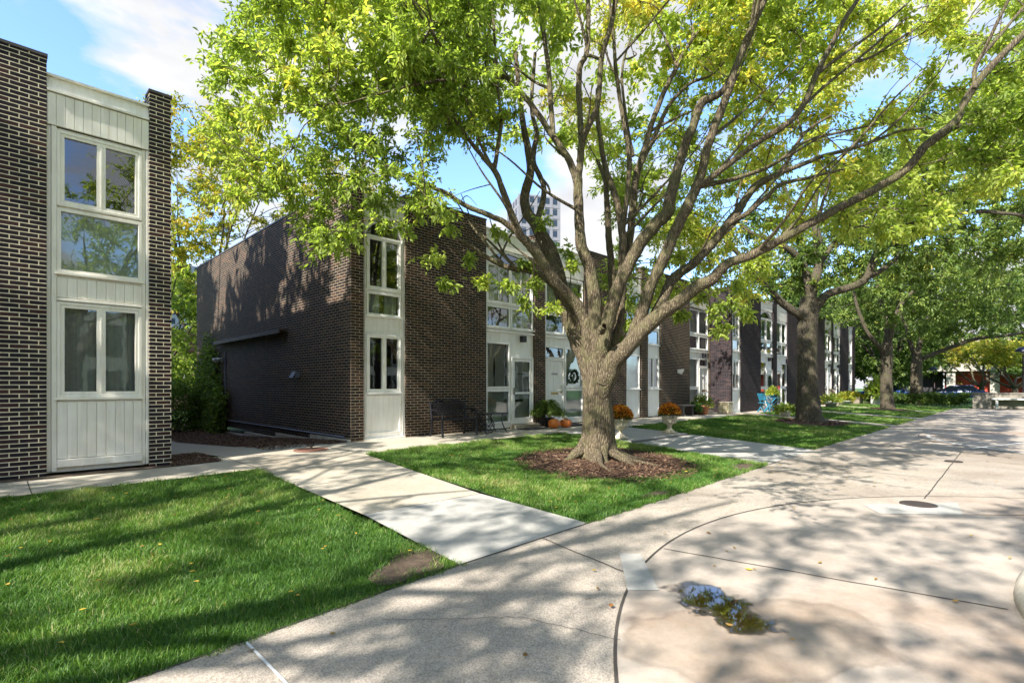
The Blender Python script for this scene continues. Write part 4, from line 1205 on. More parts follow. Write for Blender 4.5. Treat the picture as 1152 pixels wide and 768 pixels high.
    L_([(698,330,10.4,12),(706,290,10.5,12),(710,254,10.6,12),(713,215,10.7,12),(718,190,10.7,11),(726,165,10.8,10),(734,137,10.8,9),(750,98,10.9,8),(763,72,10.9,6),(769,59,11,5),(790,30,11.1,4)], 10)
    L_([(718,192,10.7,7),(738,150,10.5,7),(752,120,10.4,6),(775,95,10.3,5),(800,85,10.2,4),(815,70,10.1,3)], 6)
    L_([(712,176,10.2,6),(704,130,10.3,5),(712,172,10.4,5)][:2] + [(700,80,10.4,4),(710,40,10.5,3)], 6)
    # right limbs
    L_([(674,425,10.1,22),(679,388,9.95,23),(684,358,9.9,23),(700,313,9.8,20),(723,270,9.7,20),(740,250,9.6,20),(750,240,9.55,20),(755,219,9.5,17),(769,168,9.4,15),(780,140,9.3,14),(789,117,9.3,13),(800,110,9.25,11),(815,100,9.2,10),(835,60,9.1,8),(850,20,9.0,7),(860,-30,8.9,6)], 12)
    L_([(677,430,10.0,24),(692,400,9.85,23),(710,385,9.75,23),(716,368,9.7,22),(733,319,9.6,18),(745,295,9.5,18),(752,278,9.45,18),(762,255,9.4,17),(773,230,9.3,17),(785,207,9.3,15),(795,170,9.2,13),(805,140,9.2,13),(820,101,9.1,12),(828,75,9.1,11),(848,27,9.0,10),(870,-20,8.9,8)], 12)
    L_([(781,212,9.3,11),(796,203,9.2,10),(830,177,9.1,9),(859,156,9.0,9),(885,140,8.9,9),(902,121,8.9,9),(913,98,8.8,9),(921,78,8.8,8.5),(936,50,8.8,8),(950,22,8.7,7),(968,-5,8.7,6),(990,-50,8.6,5)], 10)
    L_([(905,118,8.9,6),(930,95,8.9,5),(955,75,8.9,4.5),(985,50,8.9,4),(1020,20,8.9,3)], 6)
    L_([(920,82,8.8,6),(950,60,8.7,5),(985,35,8.6,4),(1020,5,8.6,3)], 6)
    L_([(788,210,9.4,8),(830,200,9.5,7),(870,185,9.6,6),(905,160,9.7,5),(940,150,9.8,4),(985,140,9.9,3)], 6)
    L_([(676,445,10.1,26),(685,420,9.95,28),(704,392,9.7,25),(732,362,9.55,25),(755,345,9.4,22),(784,323,9.2,20),(802,313,9.1,18),(818,297,9.0,15),(838,290,8.95,14),(867,276,8.85,14),(910,252,8.7,13),(942,235,8.6,13),(980,215,8.5,12.5),(1019,191,8.4,12.5),(1040,165,8.3,13),(1060,150,8.25,14),(1076,135,8.2,12),(1089,109,8.15,11),(1112,78,8.1,11),(1151,39,8.0,10),(1190,0,7.9,8)], 12)
    L_([(1070,143,8.2,8),(1100,140,8.2,6),(1130,130,8.2,5),(1165,120,8.2,4)], 6)
    L_([(1095,100,8.1,7),(1100,70,8.2,6),(1125,40,8.3,5),(1150,10,8.4,4)], 6)
    L_([(732,366,9.7,20),(745,338,9.75,17),(758,313,9.8,16),(776,300,9.8,14),(789,288,9.8,14),(805,270,9.75,14),(818,254,9.7,14),(830,238,9.7,13),(840,222,9.7,12),(851,207,9.7,9),(875,196,9.7,8),(898,187,9.7,7),(925,176,9.7,6.5),(956,168,9.7,6),(985,158,9.7,5),(1011,148,9.8,4),(1040,144,9.9,3)], 10)
    L_([(840,222,9.7,8),(855,208,9.8,7),(880,190,9.9,6),(905,150,10,5),(935,130,10.1,4)], 6)
    L_([(818,254,9.7,9),(840,240,9.4,8),(862,222,9.3,7),(880,207,9.2,6),(910,200,9.1,5),(950,190,9.0,3)], 6)
    # cut stub on the trunk
    pk = limb([(676,372,9.6,14),(679,368,9.45,12),(680,367,9.4,10)], 8)
    S = np.array([a for a, b in samples]); SR = np.array([b for a, b in samples])
    # secondary branches
    for k in range(75):
        j = int(r.integers(0, len(S)))
        if not (.022 < SR[j] < .11) or S[j][2] < 3.2: continue
        a = S[j]; hd = a - np.array([8.4, 6.03, a[2]]); hd /= np.linalg.norm(hd)+.3
        d = hd*r.uniform(.2, .9) + r.normal(0, .45, 3); d[2] = abs(d[2])*.7+.45; d /= np.linalg.norm(d); l = r.uniform(.9, 2.4)
        side = np.cross(d, [0, 0, 1.0]); pts = [a, a+d*l*.35+side*r.normal(0, .1), a+d*l*.7+side*r.normal(0, .18)+[0, 0, .08], a+d*l+side*r.normal(0, .25)+[0, 0, .2]]
        p, q = crom(pts, [min(.035, SR[j]*.6), .024, .015, .007], 5); ts.add(p-base, q, 7, jit=.05)
        S = np.vstack([S, p[2:]]); SR = np.r_[SR, q[2:]]
    # leafy sprays
    LV = []; LT = []
    zones = [
     # polygon, D range, count, clump radius, tint
     ([(285,-25),(245,60),(235,100),(243,165),(262,225),(300,235),(335,245),(345,280),(395,282),(420,240),(468,228),(505,240),(545,215),(560,150),(570,60),(590,-25)], (8.3,11.8), 300, .42, .40),
     ([(300,-25),(430,-25),(420,30),(310,20)], (8,10), 14, .38, .42),
     ([(470,-25),(600,-25),(575,140),(480,190)], (8.5,12.5), 70, .42, .45),
     ([(585,-25),(870,-25),(860,250),(760,300),(690,200),(610,130)], (10.6,14.5), 170, .42, .70),
     ([(700,-25),(880,-25),(860,110),(770,90)], (9.6,12), 55, .40, .82),
     ([(640,200),(860,180),(860,330),(700,350)], (11,14.5), 80, .40, .55),
     ([(860,-25),(1175,-25),(1175,205),(1040,235),(960,250),(900,270),(850,230)], (9.4,14.5), 330, .40, .62),
     ([(1040,-25),(1175,-25),(1175,110),(1060,120)], (8.4,10), 30, .36, .62),
     ([(1060,120),(1175,110),(1175,200),(1090,200)], (7.5,9.5), 30, .36, .38),
     ([(940,240),(1050,225),(1070,255),(960,262)], (8,9.5), 14, .32, .6),
     ([(330,-25),(560,-25),(540,120),(350,90)], (8.0,11), 50, .40, .48),
    ]
    gaps = [(598,185,18,26),(530,190,14,20),(570,35,13,22),(650,60,16,24),(695,90,16,42),(735,105,16,26),(632,175,14,40),(670,265,14,26),(846,240,22,26),(1110,15,26,14),(640,235,16,40),(332,140,8,8),
            (985,95,14,10),(700,150,13,20),(1035,60,14,9),(880,90,12,10),(930,30,10,12),(620,60,12,20),(760,20,15,10),(455,150,8,7),(515,175,16,12),(1005,175,12,9),(960,125,12,8),(785,215,9,14),(1075,75,12,10)]
    cen = []
    for poly, (d0, d1), n, R, tint in zones:
        xs = [p[0] for p in poly]; ys = [p[1] for p in poly]; k = 0; tries = 0
        while k < n and tries < n*60:
            tries += 1
            x = r.uniform(min(xs), max(xs)); y = r.uniform(min(ys), max(ys))
            if not inside(poly, x, y): continue
            D = r.uniform(d0, d1); pr = R*584/D*.75
            if any(((x-gx)/(gw+pr*.75))**2 + ((y-gy)/(gh+pr*.75))**2 < 1 for gx, gy, gw, gh in gaps): continue
            k += 1; cen.append((P(x, y, D), R*r.uniform(.7, 1.2), tint + .16*math.sin(x*.02+y*.013) ))
    for x, y, D, R, tint in [(490,290,9.6,.30,.42),(500,318,9.6,.16,.42),(470,238,9.4,.25,.45),(505,255,9.6,.28,.42),(548,318,9.8,.2,.45),(575,322,9.8,.22,.42),(592,340,9.8,.25,.40),(622,348,9.8,.22,.42),(640,300,10.0,.18,.4),
        (600,318,10,.22,.42),(560,260,10,.2,.45),(588,295,10.2,.2,.4),(608,250,10.4,.24,.42),(640,285,10.6,.2,.4),(800,352,9.4,.30,.40),(822,340,9.3,.28,.42),(815,368,9.4,.18,.4),(790,335,9.6,.3,.38),(838,352,9.2,.14,.4),(765,352,9.7,.24,.35),(745,345,10.2,.3,.32),
        (705,335,10.9,.3,.3),(712,362,11,.25,.3),(735,320,10.8,.3,.34),(710,300,10.9,.3,.36),(430,250,9.0,.3,.42),(455,255,9.2,.26,.4),(780,318,9.8,.26,.4),(765,290,10,.24,.5),(826,320,9.4,.24,.5),(845,300,9.5,.22,.55),
        (700,385,11.2,.22,.3),(640,330,10.8,.2,.4),(355,265,9,.3,.42),(375,275,9,.3,.42),(395,262,9,.3,.42),(528,290,10,.14,.42),(860,300,9.6,.2,.5),(870,250,9.5,.25,.5)]:
        cen.append((P(x, y, D), R, tint))
    # the crown goes on above the picture and on the far side
    for k in range(130):
        th = r.uniform(0, 6.28); q = math.sqrt(r.random())*6.8; z = 8.8 + r.random()**1.3*4.0*(1-(q/7.4)**2)
        cen.append((np.array([8.4+q*math.cos(th), 6.0+q*math.sin(th)*.9, z]), .75, .5))
    for k in range(75):   # near crown clumps added overhead, out of view, to shade path and court
        x, y = r.uniform(1.8, 7), r.uniform(1.2, 6); D = (x+y)/R2
        cen.append((np.array([x, y, 2.6+.743*D+r.uniform(0, 2.2)]), .6, .5))
    cen.sort(key=lambda q: float(np.min(np.linalg.norm(S-q[0], axis=1))))
    for c, R, tint in cen:
        if c[1] > 10.7 and c[2] < 6.6: continue
        d = np.linalg.norm(S-c, axis=1) + .35*np.maximum(0, S[:, 2]-c[2]) + SR*3
        j = int(np.argmin(d + r.uniform(0, .35, len(d))))
        L0 = np.linalg.norm(S[j]-c)
        src = S[j]
        nearer = [c*(1-f)+S[j]*f for f in (0, .3, .6)]
        if L0 > 2.2: # reach it through an intermediate branch
            m_ = src + (c-src)*.5 + r.normal(0, .15, 3) + [0, 0, .2]
            p, q = crom([src, src+(m_-src)*.5+r.normal(0, .08, 3), m_], [.03, .025, .018], 4); ts.add(p-base, q, 6); src = m_
        S = np.vstack([S, nearer]); SR = np.r_[SR, .008, .01, .012]
        big = c[2] > 8.8 and R > .7
        n1 = 9 if not big else 12
        spray(ts if True else None, r, src-base, c-base, R, n1, 13 if not big else 16, LV, LT, tint + r.normal(0, .07), .115 if not big else .17, .046 if not big else .075, tw=.013)
    # bare thin twigs
    for k in range(130):
        j = r.integers(0, len(S)); 
        if SR[j] > .06: continue
        d = r.normal(0, 1, 3); d[2] = abs(d[2])*.8 + .1; d /= np.linalg.norm(d); l = r.uniform(.5, 1.5)
        a = S[j]-base; pts = [a, a+d*l*.5+r.normal(0, .08, 3), a+d*l+r.normal(0, .12, 3)]
        p, q = crom(pts, [.012, .008, .004], 3); ts.add(p, q, 4)
    tr = ts.build('trunk', M['bark'], root)
    leaves_mesh('crown', LV, LT, M['leaf_main'], root)
    return root
build_big_tree()

# ---- generic trees
def make_tree(name, loc, lab, seed, H=11, R=5, tr=.25, fork=2.2, nl=6, ncl=150, leaf=(.16, .065), matl='leaf_green', bark='bark_far', tint=.45, cl_r=.6, nsub=8, nleaf=12, limbs=None, lean=(0, 0), zlow=None, group=None, zones=None, upright=.6):
    r = np.random.default_rng(seed)
    root = thing(name, loc, lab, 'tree', group)
    base = np.array(loc, float)
    ts = TubeSet(); samples = []
    if limbs is None:
        tp = np.array([[0, 0, -.15], [0, 0, .1], [0, 0, .5], [lean[0]*.3, lean[1]*.3, fork*.5], [lean[0], lean[1], fork], [lean[0]*1.2, lean[1]*1.2, fork*1.15]])
        p, q = crom(tp, np.array([1.9, 1.45, 1.1, 1.0, .95, .7])*tr, 4); ts.add(p, q, 14, jit=.04)
        top = tp[4]
        for k in range(nl):
            a = 2*math.pi*(k+r.uniform(-.3, .3))/nl; o_ = R*r.uniform(.55, .85); h = lerp(fork, H, r.uniform(.55, .85))
            e = top + np.array([math.cos(a)*o_, math.sin(a)*o_, h-fork])
            pts = [top-[0, 0, .25], top + (e-top)*np.array([.3, .3, .28*upright+.1])+r.normal(0, .12, 3), top+(e-top)*np.array([.62, .62, .58])+r.normal(0, .25, 3), e]
            p, q = crom(pts, [tr*.55, tr*.4, tr*.25, tr*.08], 5); ts.add(p, q, 8, jit=.04); samples += [(x, y) for x, y in zip(p, q)][3:]
            for b in range(3):
                j = r.integers(6, len(p)-2); a2 = a + r.uniform(-1.2, 1.2); l = R*r.uniform(.3, .55)
                e2 = p[j] + np.array([math.cos(a2)*l, math.sin(a2)*l, l*r.uniform(.1, .9)])
                p2, q2 = crom([p[j], (p[j]+e2)/2+r.normal(0, .12, 3), e2], [q[j]*.6, q[j]*.4, .015], 4); ts.add(p2, q2, 6); samples += [(x, y) for x, y in zip(p2, q2)][1:]
    else:
        for pts, n in limbs:
            w = np.array([P(a, b, c) for a, b, c, d in pts])-base; rad = np.array([d*.70/584*c/2 for a, b, c, d in pts])
            p, q = crom(w, rad, 5); ts.add(p, q, n, jit=.04); samples += [(x, y) for x, y in zip(p, q) if x[2] > 2]
    S = np.array([a for a, b in samples]); LV = []; LT = []
    zl = zlow if zlow is not None else fork*.9
    cen = []
    k = 0
    while k < ncl:
        v = r.normal(0, 1, 3); v /= np.linalg.norm(v); q = r.uniform(.35, 1.0)**.6
        cz = (H+zl)/2; c = np.array([v[0]*R*q + lean[0], v[1]*R*q + lean[1], cz + v[2]*(H-zl)/2*q])
        cz2 = vnoise(np.array([c[0]+50]), np.array([c[1]*.7+c[2]+50]), R*.33, seed)[0]
        if cz2 < .36: continue
        cen.append((c, cl_r, tint)); k += 1
    if zones:
        for poly, (d0, d1), n, Rz, tn in zones:
            xs = [p[0] for p in poly]; ys = [p[1] for p in poly]; k = 0
            while k < n:
                x = r.uniform(min(xs), max(xs)); y = r.uniform(min(ys), max(ys))
                if not inside(poly, x, y): continue
                k += 1; cen.append((P(x, y, r.uniform(d0, d1))-base, Rz*r.uniform(.7, 1.2), tn))
    cen.sort(key=lambda q: float(np.min(np.linalg.norm(S-q[0], axis=1))))
    for c, cr_, tn in cen:
        S = np.vstack([S, [c, (c+S[int(np.argmin(np.linalg.norm(S-c, axis=1)))])/2]]) if len(S) < 4000 else S
        j = int(np.argmin(np.r_[np.linalg.norm(S[:-2]-c, axis=1)+r.uniform(0, .3, len(S)-2), 99, 99]))
        spray(ts, r, S[j], c, cr_*r.uniform(.7, 1.25), nsub, nleaf, LV, LT, tn + r.normal(0, .12), leaf[0], leaf[1], tw=.018)
    ts.build('trunk', M[bark], root); leaves_mesh('crown', LV, LT, M[matl], root)
    return root
def place(src, loc, rz, sc, lab, name=None, group=None):
    c = copy_tree(src); c.location = loc; c.rotation_euler = (0, 0, rz); c.scale = (sc, sc, sc); c['label'] = lab
    if name: c.name = name
    if group: c['group'] = group
    return c

# second tree
T2 = (22.7, 6.2)
limbs2 = [([(912,484,20.4,62),(912,478,20.4,50),(910,468,20.4,38),(909,445,20.4,33),(908,420,20.4,30),(908,385,20.4,29),(909,355,20.4,30),(911,335,20.4,26)], 20),
 ([(910,362,20.4,20),(900,354,20.3,15),(890,348,20.2,13),(877,338,20.1,12),(867,327,20,11),(847,307,19.8,10),(835,290,19.6,8),(815,270,19.4,6)], 8),
 ([(911,340,20.4,18),(915,320,20.4,16),(921,300,20.5,14),(920,270,20.6,13),(916,235,20.7,10),(921,200,20.8,8),(915,150,21,5)], 8),
 ([(912,335,20.4,14),(906,305,20.3,12),(898,290,20.3,11),(887,280,20.2,10),(867,270,20.1,8),(845,262,20,6),(830,250,20,4)], 8),
 ([(886,280,20.2,6),(881,269,20.2,6),(885,252,20.2,6),(890,243,20.2,6),(887,222,20.2,5),(880,205,20.2,4)], 6),
 ([(912,352,20.4,18),(924,338,20.2,14),(933,330,20.1,13),(959,322,19.8,12),(975,312,19.6,11),(986,285,19.4,10),(1000,267,19.2,9),(1019,259,19,9),(1050,247,18.7,8),(1093,238,18.4,7),(1130,240,18.1,6),(1165,244,18,5)], 8),
 ([(960,321,19.9,9),(990,305,20.3,8),(1010,290,20.6,7),(1040,280,21,6),(1080,270,21.4,5)], 6),
 ([(921,300,20.5,8),(940,270,20.9,7),(965,240,21.2,6),(990,200,21.4,4)], 6)]
make_tree('shade_tree', (T2[0], T2[1], Gf(*T2)), 'second tree in the row with a tall straight trunk before the forward brick block', 21, H=12, R=6.2, ncl=150, limbs=limbs2, zlow=5.4, tint=.5, cl_r=.7, leaf=(.17, .07), nsub=9, nleaf=14,
   zones=[([(850,240),(880,200),(960,210),(1010,260),(990,300),(930,320),(880,330),(835,320)], (18.5,24), 38, .45, .35), ([(930,180),(1175,150),(1175,300),(1000,320)], (17.5,24), 170, .5, .45), ([(880,285),(925,280),(905,335),(880,325)], (20,22), 10, .35, .5)])
T3 = (38.4, 6.1)
limbs3 = [([(1000,465,31.4,26),(999,461,31.4,22),(998,450,31.4,18),(997,425,31.4,16),(998,400,31.4,16),(998,385,31.4,15)], 12),
 ([(997,398,31.4,9),(991,392,31.3,7),(982,382,31.1,6.5),(975,372,31,6),(969,358,31,6),(965,347,31,5),(960,328,31,4)], 7),
 ([(998,388,31.4,10),(998,363,31.5,8),(991,342,31.6,7),(986,315,31.8,5),(980,290,32,4)], 7),
 ([(999,386,31.4,10),(1006,362,31.2,8),(1014,342,31,7),(1030,325,30.8,6),(1050,310,30.5,5)], 7),
 ([(999,372,31.4,6),(1010,345,31.8,5),(1006,310,32,4),(1012,280,32,3)], 6)]
make_tree('shade_tree', (T3[0], T3[1], Gf(*T3)), 'third tree in the row with one thick pale limb leaning out to the left', 22, H=13, R=6.5, ncl=130, limbs=limbs3, zlow=5, tint=.42, cl_r=.8, leaf=(.22, .09), nsub=8, nleaf=12,
   zones=[([(940,300),(985,270),(1060,280),(1100,330),(1060,375),(1010,370),(960,345)], (28,36), 90, .6, .40), ([(940,240),(1175,220),(1175,340),(1000,330)], (30,38), 110, .8, .4)])
limbs4 = [([(1031,456,40,26),(1031,450,40,20),(1031,430,40,16),(1031,410,40,15),(1032,400,40,14)], 12),
 ([(1032,408,40,8),(1041,402,39.8,7),(1069,391,39.3,6.5),(1098,381,38.8,6),(1134,377,38.3,5),(1160,372,38,4)], 7),
 ([(1031,404,40,8),(1024,385,40,7),(1018,365,40,5),(1010,345,40,4)], 7), ([(1032,402,40,8),(1036,380,40.2,7),(1044,355,40.4,5),(1052,330,40.6,4)], 7)]
q = P(1031, 452, 40); make_tree('shade_tree', (q[0], q[1], -.05), 'fourth tree with a long low limb reaching right before the pavilion', 23, H=12, R=6.5, ncl=120, limbs=limbs4, zlow=4.6, tint=.36, cl_r=.85, leaf=(.26, .11), nsub=8, nleaf=11,
   zones=[([(1020,330),(1165,300),(1165,372),(1060,385)], (37,43), 75, .7, .35)])

# prototypes for the rest
pa = make_tree('shade_tree', (52, 15, -.1), 'leafy dark green tree standing past the far end of the brick row', 31, H=12, R=4.8, tr=.26, fork=2.6, nl=6, ncl=190, leaf=(.30, .13), matl='leaf_green', tint=.25, cl_r=.85, nsub=8, nleaf=11, zlow=1.6)
far = [((57, 9.5), 1.0, .95, 'second dark tree past the end of the brick row, nearer the lawns'), ((62, 17), 2.2, 1.15, 'tall dark tree behind the end of the brick row'), ((66, 10), 3.1, 1.0, 'dense tree left of the pavilion'),
       ((74, 17), 4.0, 1.25, 'tall tree rising behind the pavilion trees'), ((82, 12), .6, 1.1, 'green tree against the left end of the pavilion')]
for (x, y), rz, sc, lab in far: place(pa, (x, y, -.1), rz, sc, lab)
py_ = make_tree('ornamental_tree', (68, 3.4, 0), 'small spreading golden tree before the red wall', 32, H=6.0, R=4.2, tr=.22, fork=1.5, nl=6, ncl=80, leaf=(.26, .11), matl='leaf_yellow', bark='bark_far', tint=.32, cl_r=.7, nsub=7, nleaf=10, zlow=3.3, upright=.2)
q = P(1142, 440, 44); place(py_, (q[0], q[1], 0), 2.0, .95, 'small golden leaved tree at the right edge behind the long planter wall')
q = P(1105, 440, 75); place(py_, (q[0], q[1], 0), 3.4, 1.3, 'farther golden tree in front of the red wall')
q = P(1165, 440, 60); place(pa, (q[0], q[1]-1, 0), 1.2, 1.15, 'tall green tree past the right edge behind the planter wall')
q = P(1075, 440, 70); place(pa, (q[0], q[1], 0), 5.4, 1.2, 'tall green tree before the left end of the red wall')
# gap trees
yl = make_tree('locust_tree', (8.3, 33, -.4), 'yellow turning airy tree rising over the roof in the gap between the houses', 33, H=17.5, R=5.4, tr=.2, fork=4.0, nl=8, ncl=200, leaf=(.22, .085), matl='leaf_yellow', bark='bark_far', tint=.42, cl_r=.9, nsub=8, nleaf=15, zlow=5.5)
gt = place(pa, (5.6, 29.5, -.5), .4, .66, 'bright green tree low in the gap behind the hedge'); gt['label'] = 'bright green low branched tree in the gap behind the hedge'
for ch in gt.children:
    if ch.name.startswith('crown'):
        ch.data = ch.data.copy(); ch.data.materials[0] = M['leaf_main']
# behind the long row
place(yl, (17, 33, 0), 1.0, .95, 'yellow green tree rising behind the long row, seen through the limbs of the big tree')
place(pa, (29, 27, 0), 2.6, 1.0, 'green tree rising behind the joint of the two brick blocks')
place(pa, (42, 30, 0), 5.0, 1.15, 'green tree rising behind the forward brick block')
# trees on the near side of the court, behind and beside the camera: their shade falls on the lawn and paving
sh = make_tree('shade_tree', (-7.6, 5.6, -.2), 'large tree in the row left of the camera that shades the nearest lawn', 41, H=12.5, R=5.6, tr=.42, fork=2.6, nl=7, ncl=88, leaf=(.14, .06), matl='leaf_main', bark='bark', tint=.45, cl_r=1.05, nsub=10, nleaf=18, zlow=5.2)
SHADE = [((-4.2, -5.0), 5.2, 1.0, 'tree beside the camera whose crown shades the middle of the courtyard'), ((-9.5, -3.2), 1.1, 1.05, 'large tree behind the camera that dapples the courtyard paving'), ((-3.2, -9.5), 3.3, .95, 'tree behind the camera on the far side of the court'),
         ((12, -12.5), .9, .9, 'tree on the opposite lawn mirrored in the window panes'), ((22, -11), 2.0, 1.0, 'opposite lawn tree farther along, mirrored in the panes'), ((31, -12), 2.9, 1.0, 'third opposite lawn tree, mirrored in the panes of the door bays'), ((41, -11.5), 5.5, 1.05, 'farthest opposite lawn tree beyond the second roundabout'), ((2.5, -11.5), 4.1, .9, 'opposite lawn tree nearest the left house, mirrored in the panes')]
place(pa, (-9.9, 19.5, -.2), 2.3, 1.75, 'tall tree behind the left brick house that dapples the long side wall')
place(pa, (-9.6, 15.6, -.2), .7, 1.45, 'second tree behind the left brick house, nearer the courtyard')
for (x, y), rz, sc, lab in SHADE: place(sh, (x, y, -.2), rz, sc, lab)

# fallen leaves
for i, (fn, n, lab) in enumerate(FALLEN):
    r = np.random.default_rng(90+i); C = fn(r, n); n = len(C)
    V = leaf_arrays(C, np.c_[r.normal(0, 1, (n, 2)), np.zeros(n)]*3, r, .055, .035, 0)
    V[:, :, 2] = C[:, None, 2] + (V[:, :, 2]-C[:, None, 2])*.3
    o = leaves_mesh('fallen_leaves', [V], [r.random(n)], M['fallen'], None); tag(o, lab, 'fallen leaves', kind='stuff')
# ------------------------------------------------------------------ objects
def foliage(root, name, fn, n, length, width, mat, seed, tint=.5, tv=.2, droop=.1, up=None):
    r = np.random.default_rng(seed); C, d = fn(r, n)
    V = leaf_arrays(C, d, r, length, width, droop)
    return leaves_mesh(name, [V], [np.clip(r.normal(tint, tv, len(C)), 0, 1)], mat, root)
def dome(R, H, z0, fill=.75):
    def f(r, n):
        v = r.normal(0, 1, (n, 3)); v[:, 2] = np.abs(v[:, 2]); v /= np.linalg.norm(v, axis=1)[:, None]
        q = r.uniform(fill, 1, (n, 1)); C = v*q*np.array([R, R, H]) + np.array([0, 0, z0]); return C, v*1.5
    return f
def boxvol(a, b, c, d, e, f_, shell=.0):
    def f(r, n):
        C = np.c_[r.uniform(a, b, n), r.uniform(c, d, n), r.uniform(e, f_, n)]
        v = r.normal(0, .7, (n, 3)); v[:, 2] += .4; return C, v
    return f
M['terra'] = plain('terracotta', (.33,.14,.07), .8)
M['stone_urn'] = plain('weathered urn stone', (.60,.53,.40), .8, var=.25, scale=9, bmp=.004)
M['bluemetal'] = plain('blue painted wood', (.03,.20,.32), .45)
M['wood'] = plain('grey wood', (.22,.18,.14), .8)
m, t, b = newmat('mum petals'); at = node(t, 'ShaderNodeAttribute'); at.attribute_name = 'tint'
t.links.new(ramp(t, at.outputs['Fac'], [(0, (.22,.03,.01)), (.35, (.60,.14,.01)), (.7, (.85,.33,.02)), (1, (.95,.65,.06))]), b.inputs['Base Color']); b.inputs['Roughness'].default_value = .7; M['mum'] = m
m, t, b = newmat('pumpkin skin'); t.links.new(ramp(t, noise(t, objco(t), 6, 4), [(.3, (.60,.14,.02)), (.7, (.80,.25,.04))]), b.inputs['Base Color']); b.inputs['Roughness'].default_value = .4; M['pumpkin'] = m
m, t, b = newmat('white pumpkin skin'); b.inputs['Base Color'].default_value = (.7,.66,.52,1); b.inputs['Roughness'].default_value = .5; M['wpumpkin'] = m

# urns with chrysanthemums on the raised path
def urn(x, y, z, lab, rz=0):
    t_ = thing('flower_urn', (x, y, z), lab, 'flower urn', 'stone flower urns on the raised path', rz)
    orn = MB().box(-.15, .15, -.15, .15, 0, .045).lathe([(.14, .045), (.135, .06), (.10, .09), (.065, .13), (.055, .18), (.075, .20), (.055, .215), (.09, .24), (.16, .275), (.185, .33), (.19, .40), (.215, .44), (.26, .465), (.275, .48), (.27, .505), (.235, .505), (.21, .46), (0, .45)], 32, lobes=0)
    for k in range(16):
        a = 2*math.pi*k/16; orn.obox((.178*math.cos(a), .178*math.sin(a), .345), (.03, .04, .13), rz=a, ry=.12)
    for k in range(28):
        a = 2*math.pi*k/28; orn.obox((.268*math.cos(a), .268*math.sin(a), .485), (.03, .035, .03), rz=a)
    for s in (0, math.pi):
        MB().tube([(.2*math.cos(s), 0, .33), (.27*math.cos(s), 0, .36), (.28*math.cos(s), 0, .42), (.23*math.cos(s), 0, .44)], .02, 8).build('handle', M['stone_urn'], t_, smooth=True)
    orn.build('urn', M['stone_urn'], t_)
    for o_ in t_.children:
        if o_.name.startswith('urn'): o_.data.shade_smooth() if hasattr(o_.data, 'shade_smooth') else None
    pl = foliage(t_, 'foliage', dome(.28, .26, .48, .6), 1500, .06, .022, M['leaf_dark'], 3, .5)
    foliage(t_, 'flowers', dome(.30, .30, .54, .88), 1100, .045, .04, M['mum'], 4, .55, .28, -.2)
    return t_
u1 = urn(11.22, 7.35, plat_h(0, 7.35), 'carved stone urn of rust orange chrysanthemums nearer the big trunk')
u2 = copy_tree(u1); u2.location = (13.62, 7.28, plat_h(0, 7.28)); u2.rotation_euler = (0, 0, 1.1); u2['label'] = 'carved stone urn of rust orange chrysanthemums at the far end of the step'

# pumpkins
def pumpkin(x, y, z, r, mat, lab, name='pumpkin', sq=.8):
    t_ = thing(name, (x, y, z), lab, 'pumpkin', None, random.uniform(0, 3))
    n = 60; prof = [(r*math.cos(a)**.75 if math.cos(a) > 0 else 0, r*sq*(1+math.sin(a))) for a in np.linspace(-1.5, 1.5, 22)]
    m = MB(); m.lathe(prof, n)
    for i, (vx, vy, vz) in enumerate(m.v):
        a = math.atan2(vy, vx); k = 1 - .09*(1-abs(math.sin(a*5)))**2*1.0
        d = math.hypot(vx, vy)/r; dz = -.25*r*math.exp(-(d/.25)**2)*(1 if vz > r*sq else -1)
        m.v[i] = (vx*k, vy*k, vz + dz)
    m.build('flesh', mat, t_, smooth=True)
    MB().tube([(0, 0, r*sq*1.7), (.01, 0, r*sq*2.05), (.035, .01, r*sq*2.3)], [r*.16, r*.1, r*.12], 7).build('stem', M['wood'], t_, smooth=True); return t_
zf = Gf(12.2, 10.4)
pumpkin(12.02, 10.22, zf, .18, M['pumpkin'], 'single orange pumpkin in front of the fern')
pumpkin(12.52, 10.20, zf, .16, M['pumpkin'], 'orange pumpkin with a small white pumpkin on top')
pumpkin(12.82, 10.34, zf, .14, M['pumpkin'], 'smaller orange pumpkin tucked right of the stacked pair')
pumpkin(12.54, 10.22, zf+.25, .09, M['wpumpkin'], 'small white pumpkin sitting on an orange one', 'pumpkin', .6)
# fern
t_ = thing('potted_fern', (12.25, 10.62, zf), 'bushy green fern in a pot between the two doors behind the pumpkins', 'plant')
MB().lathe([(.13, 0), (.17, .25), (.185, .27), (.18, .30), (.15, .30), (0, .28)], 24).build('pot', M['black'], t_, smooth=True)
r = np.random.default_rng(5); C = []; Dv = []
ts = TubeSet()
for k in range(90):
    a = r.uniform(0, 6.28); l = r.uniform(.28, .52); h = r.uniform(.25, .58)
    p0 = np.array([0, 0, .28]); p1 = p0+np.array([math.cos(a)*l*.4, math.sin(a)*l*.4, h]); p2 = p0+np.array([math.cos(a)*l, math.sin(a)*l, h*.6]); p3 = p0 + np.array([math.cos(a)*l*1.15, math.sin(a)*l*1.15, h*.25])
    p, q = crom([p0, p1, p2, p3], [.004]*4, 8); ts.add(p, q, 3)
    for i in range(3, len(p)):
        s = np.array([-math.sin(a), math.cos(a), 0])
        for sg in (-1, 1): C.append(p[i]); Dv.append(s*sg*2+[0, 0, -.1])
ts.build('stem', M['leaf_green'], t_)
leaves_mesh('fronds', [leaf_arrays(np.array(C), np.array(Dv), r, .085, .022, .2)], [np.clip(r.normal(.45, .2, len(C)), 0, 1)], M['leaf_green'], t_)
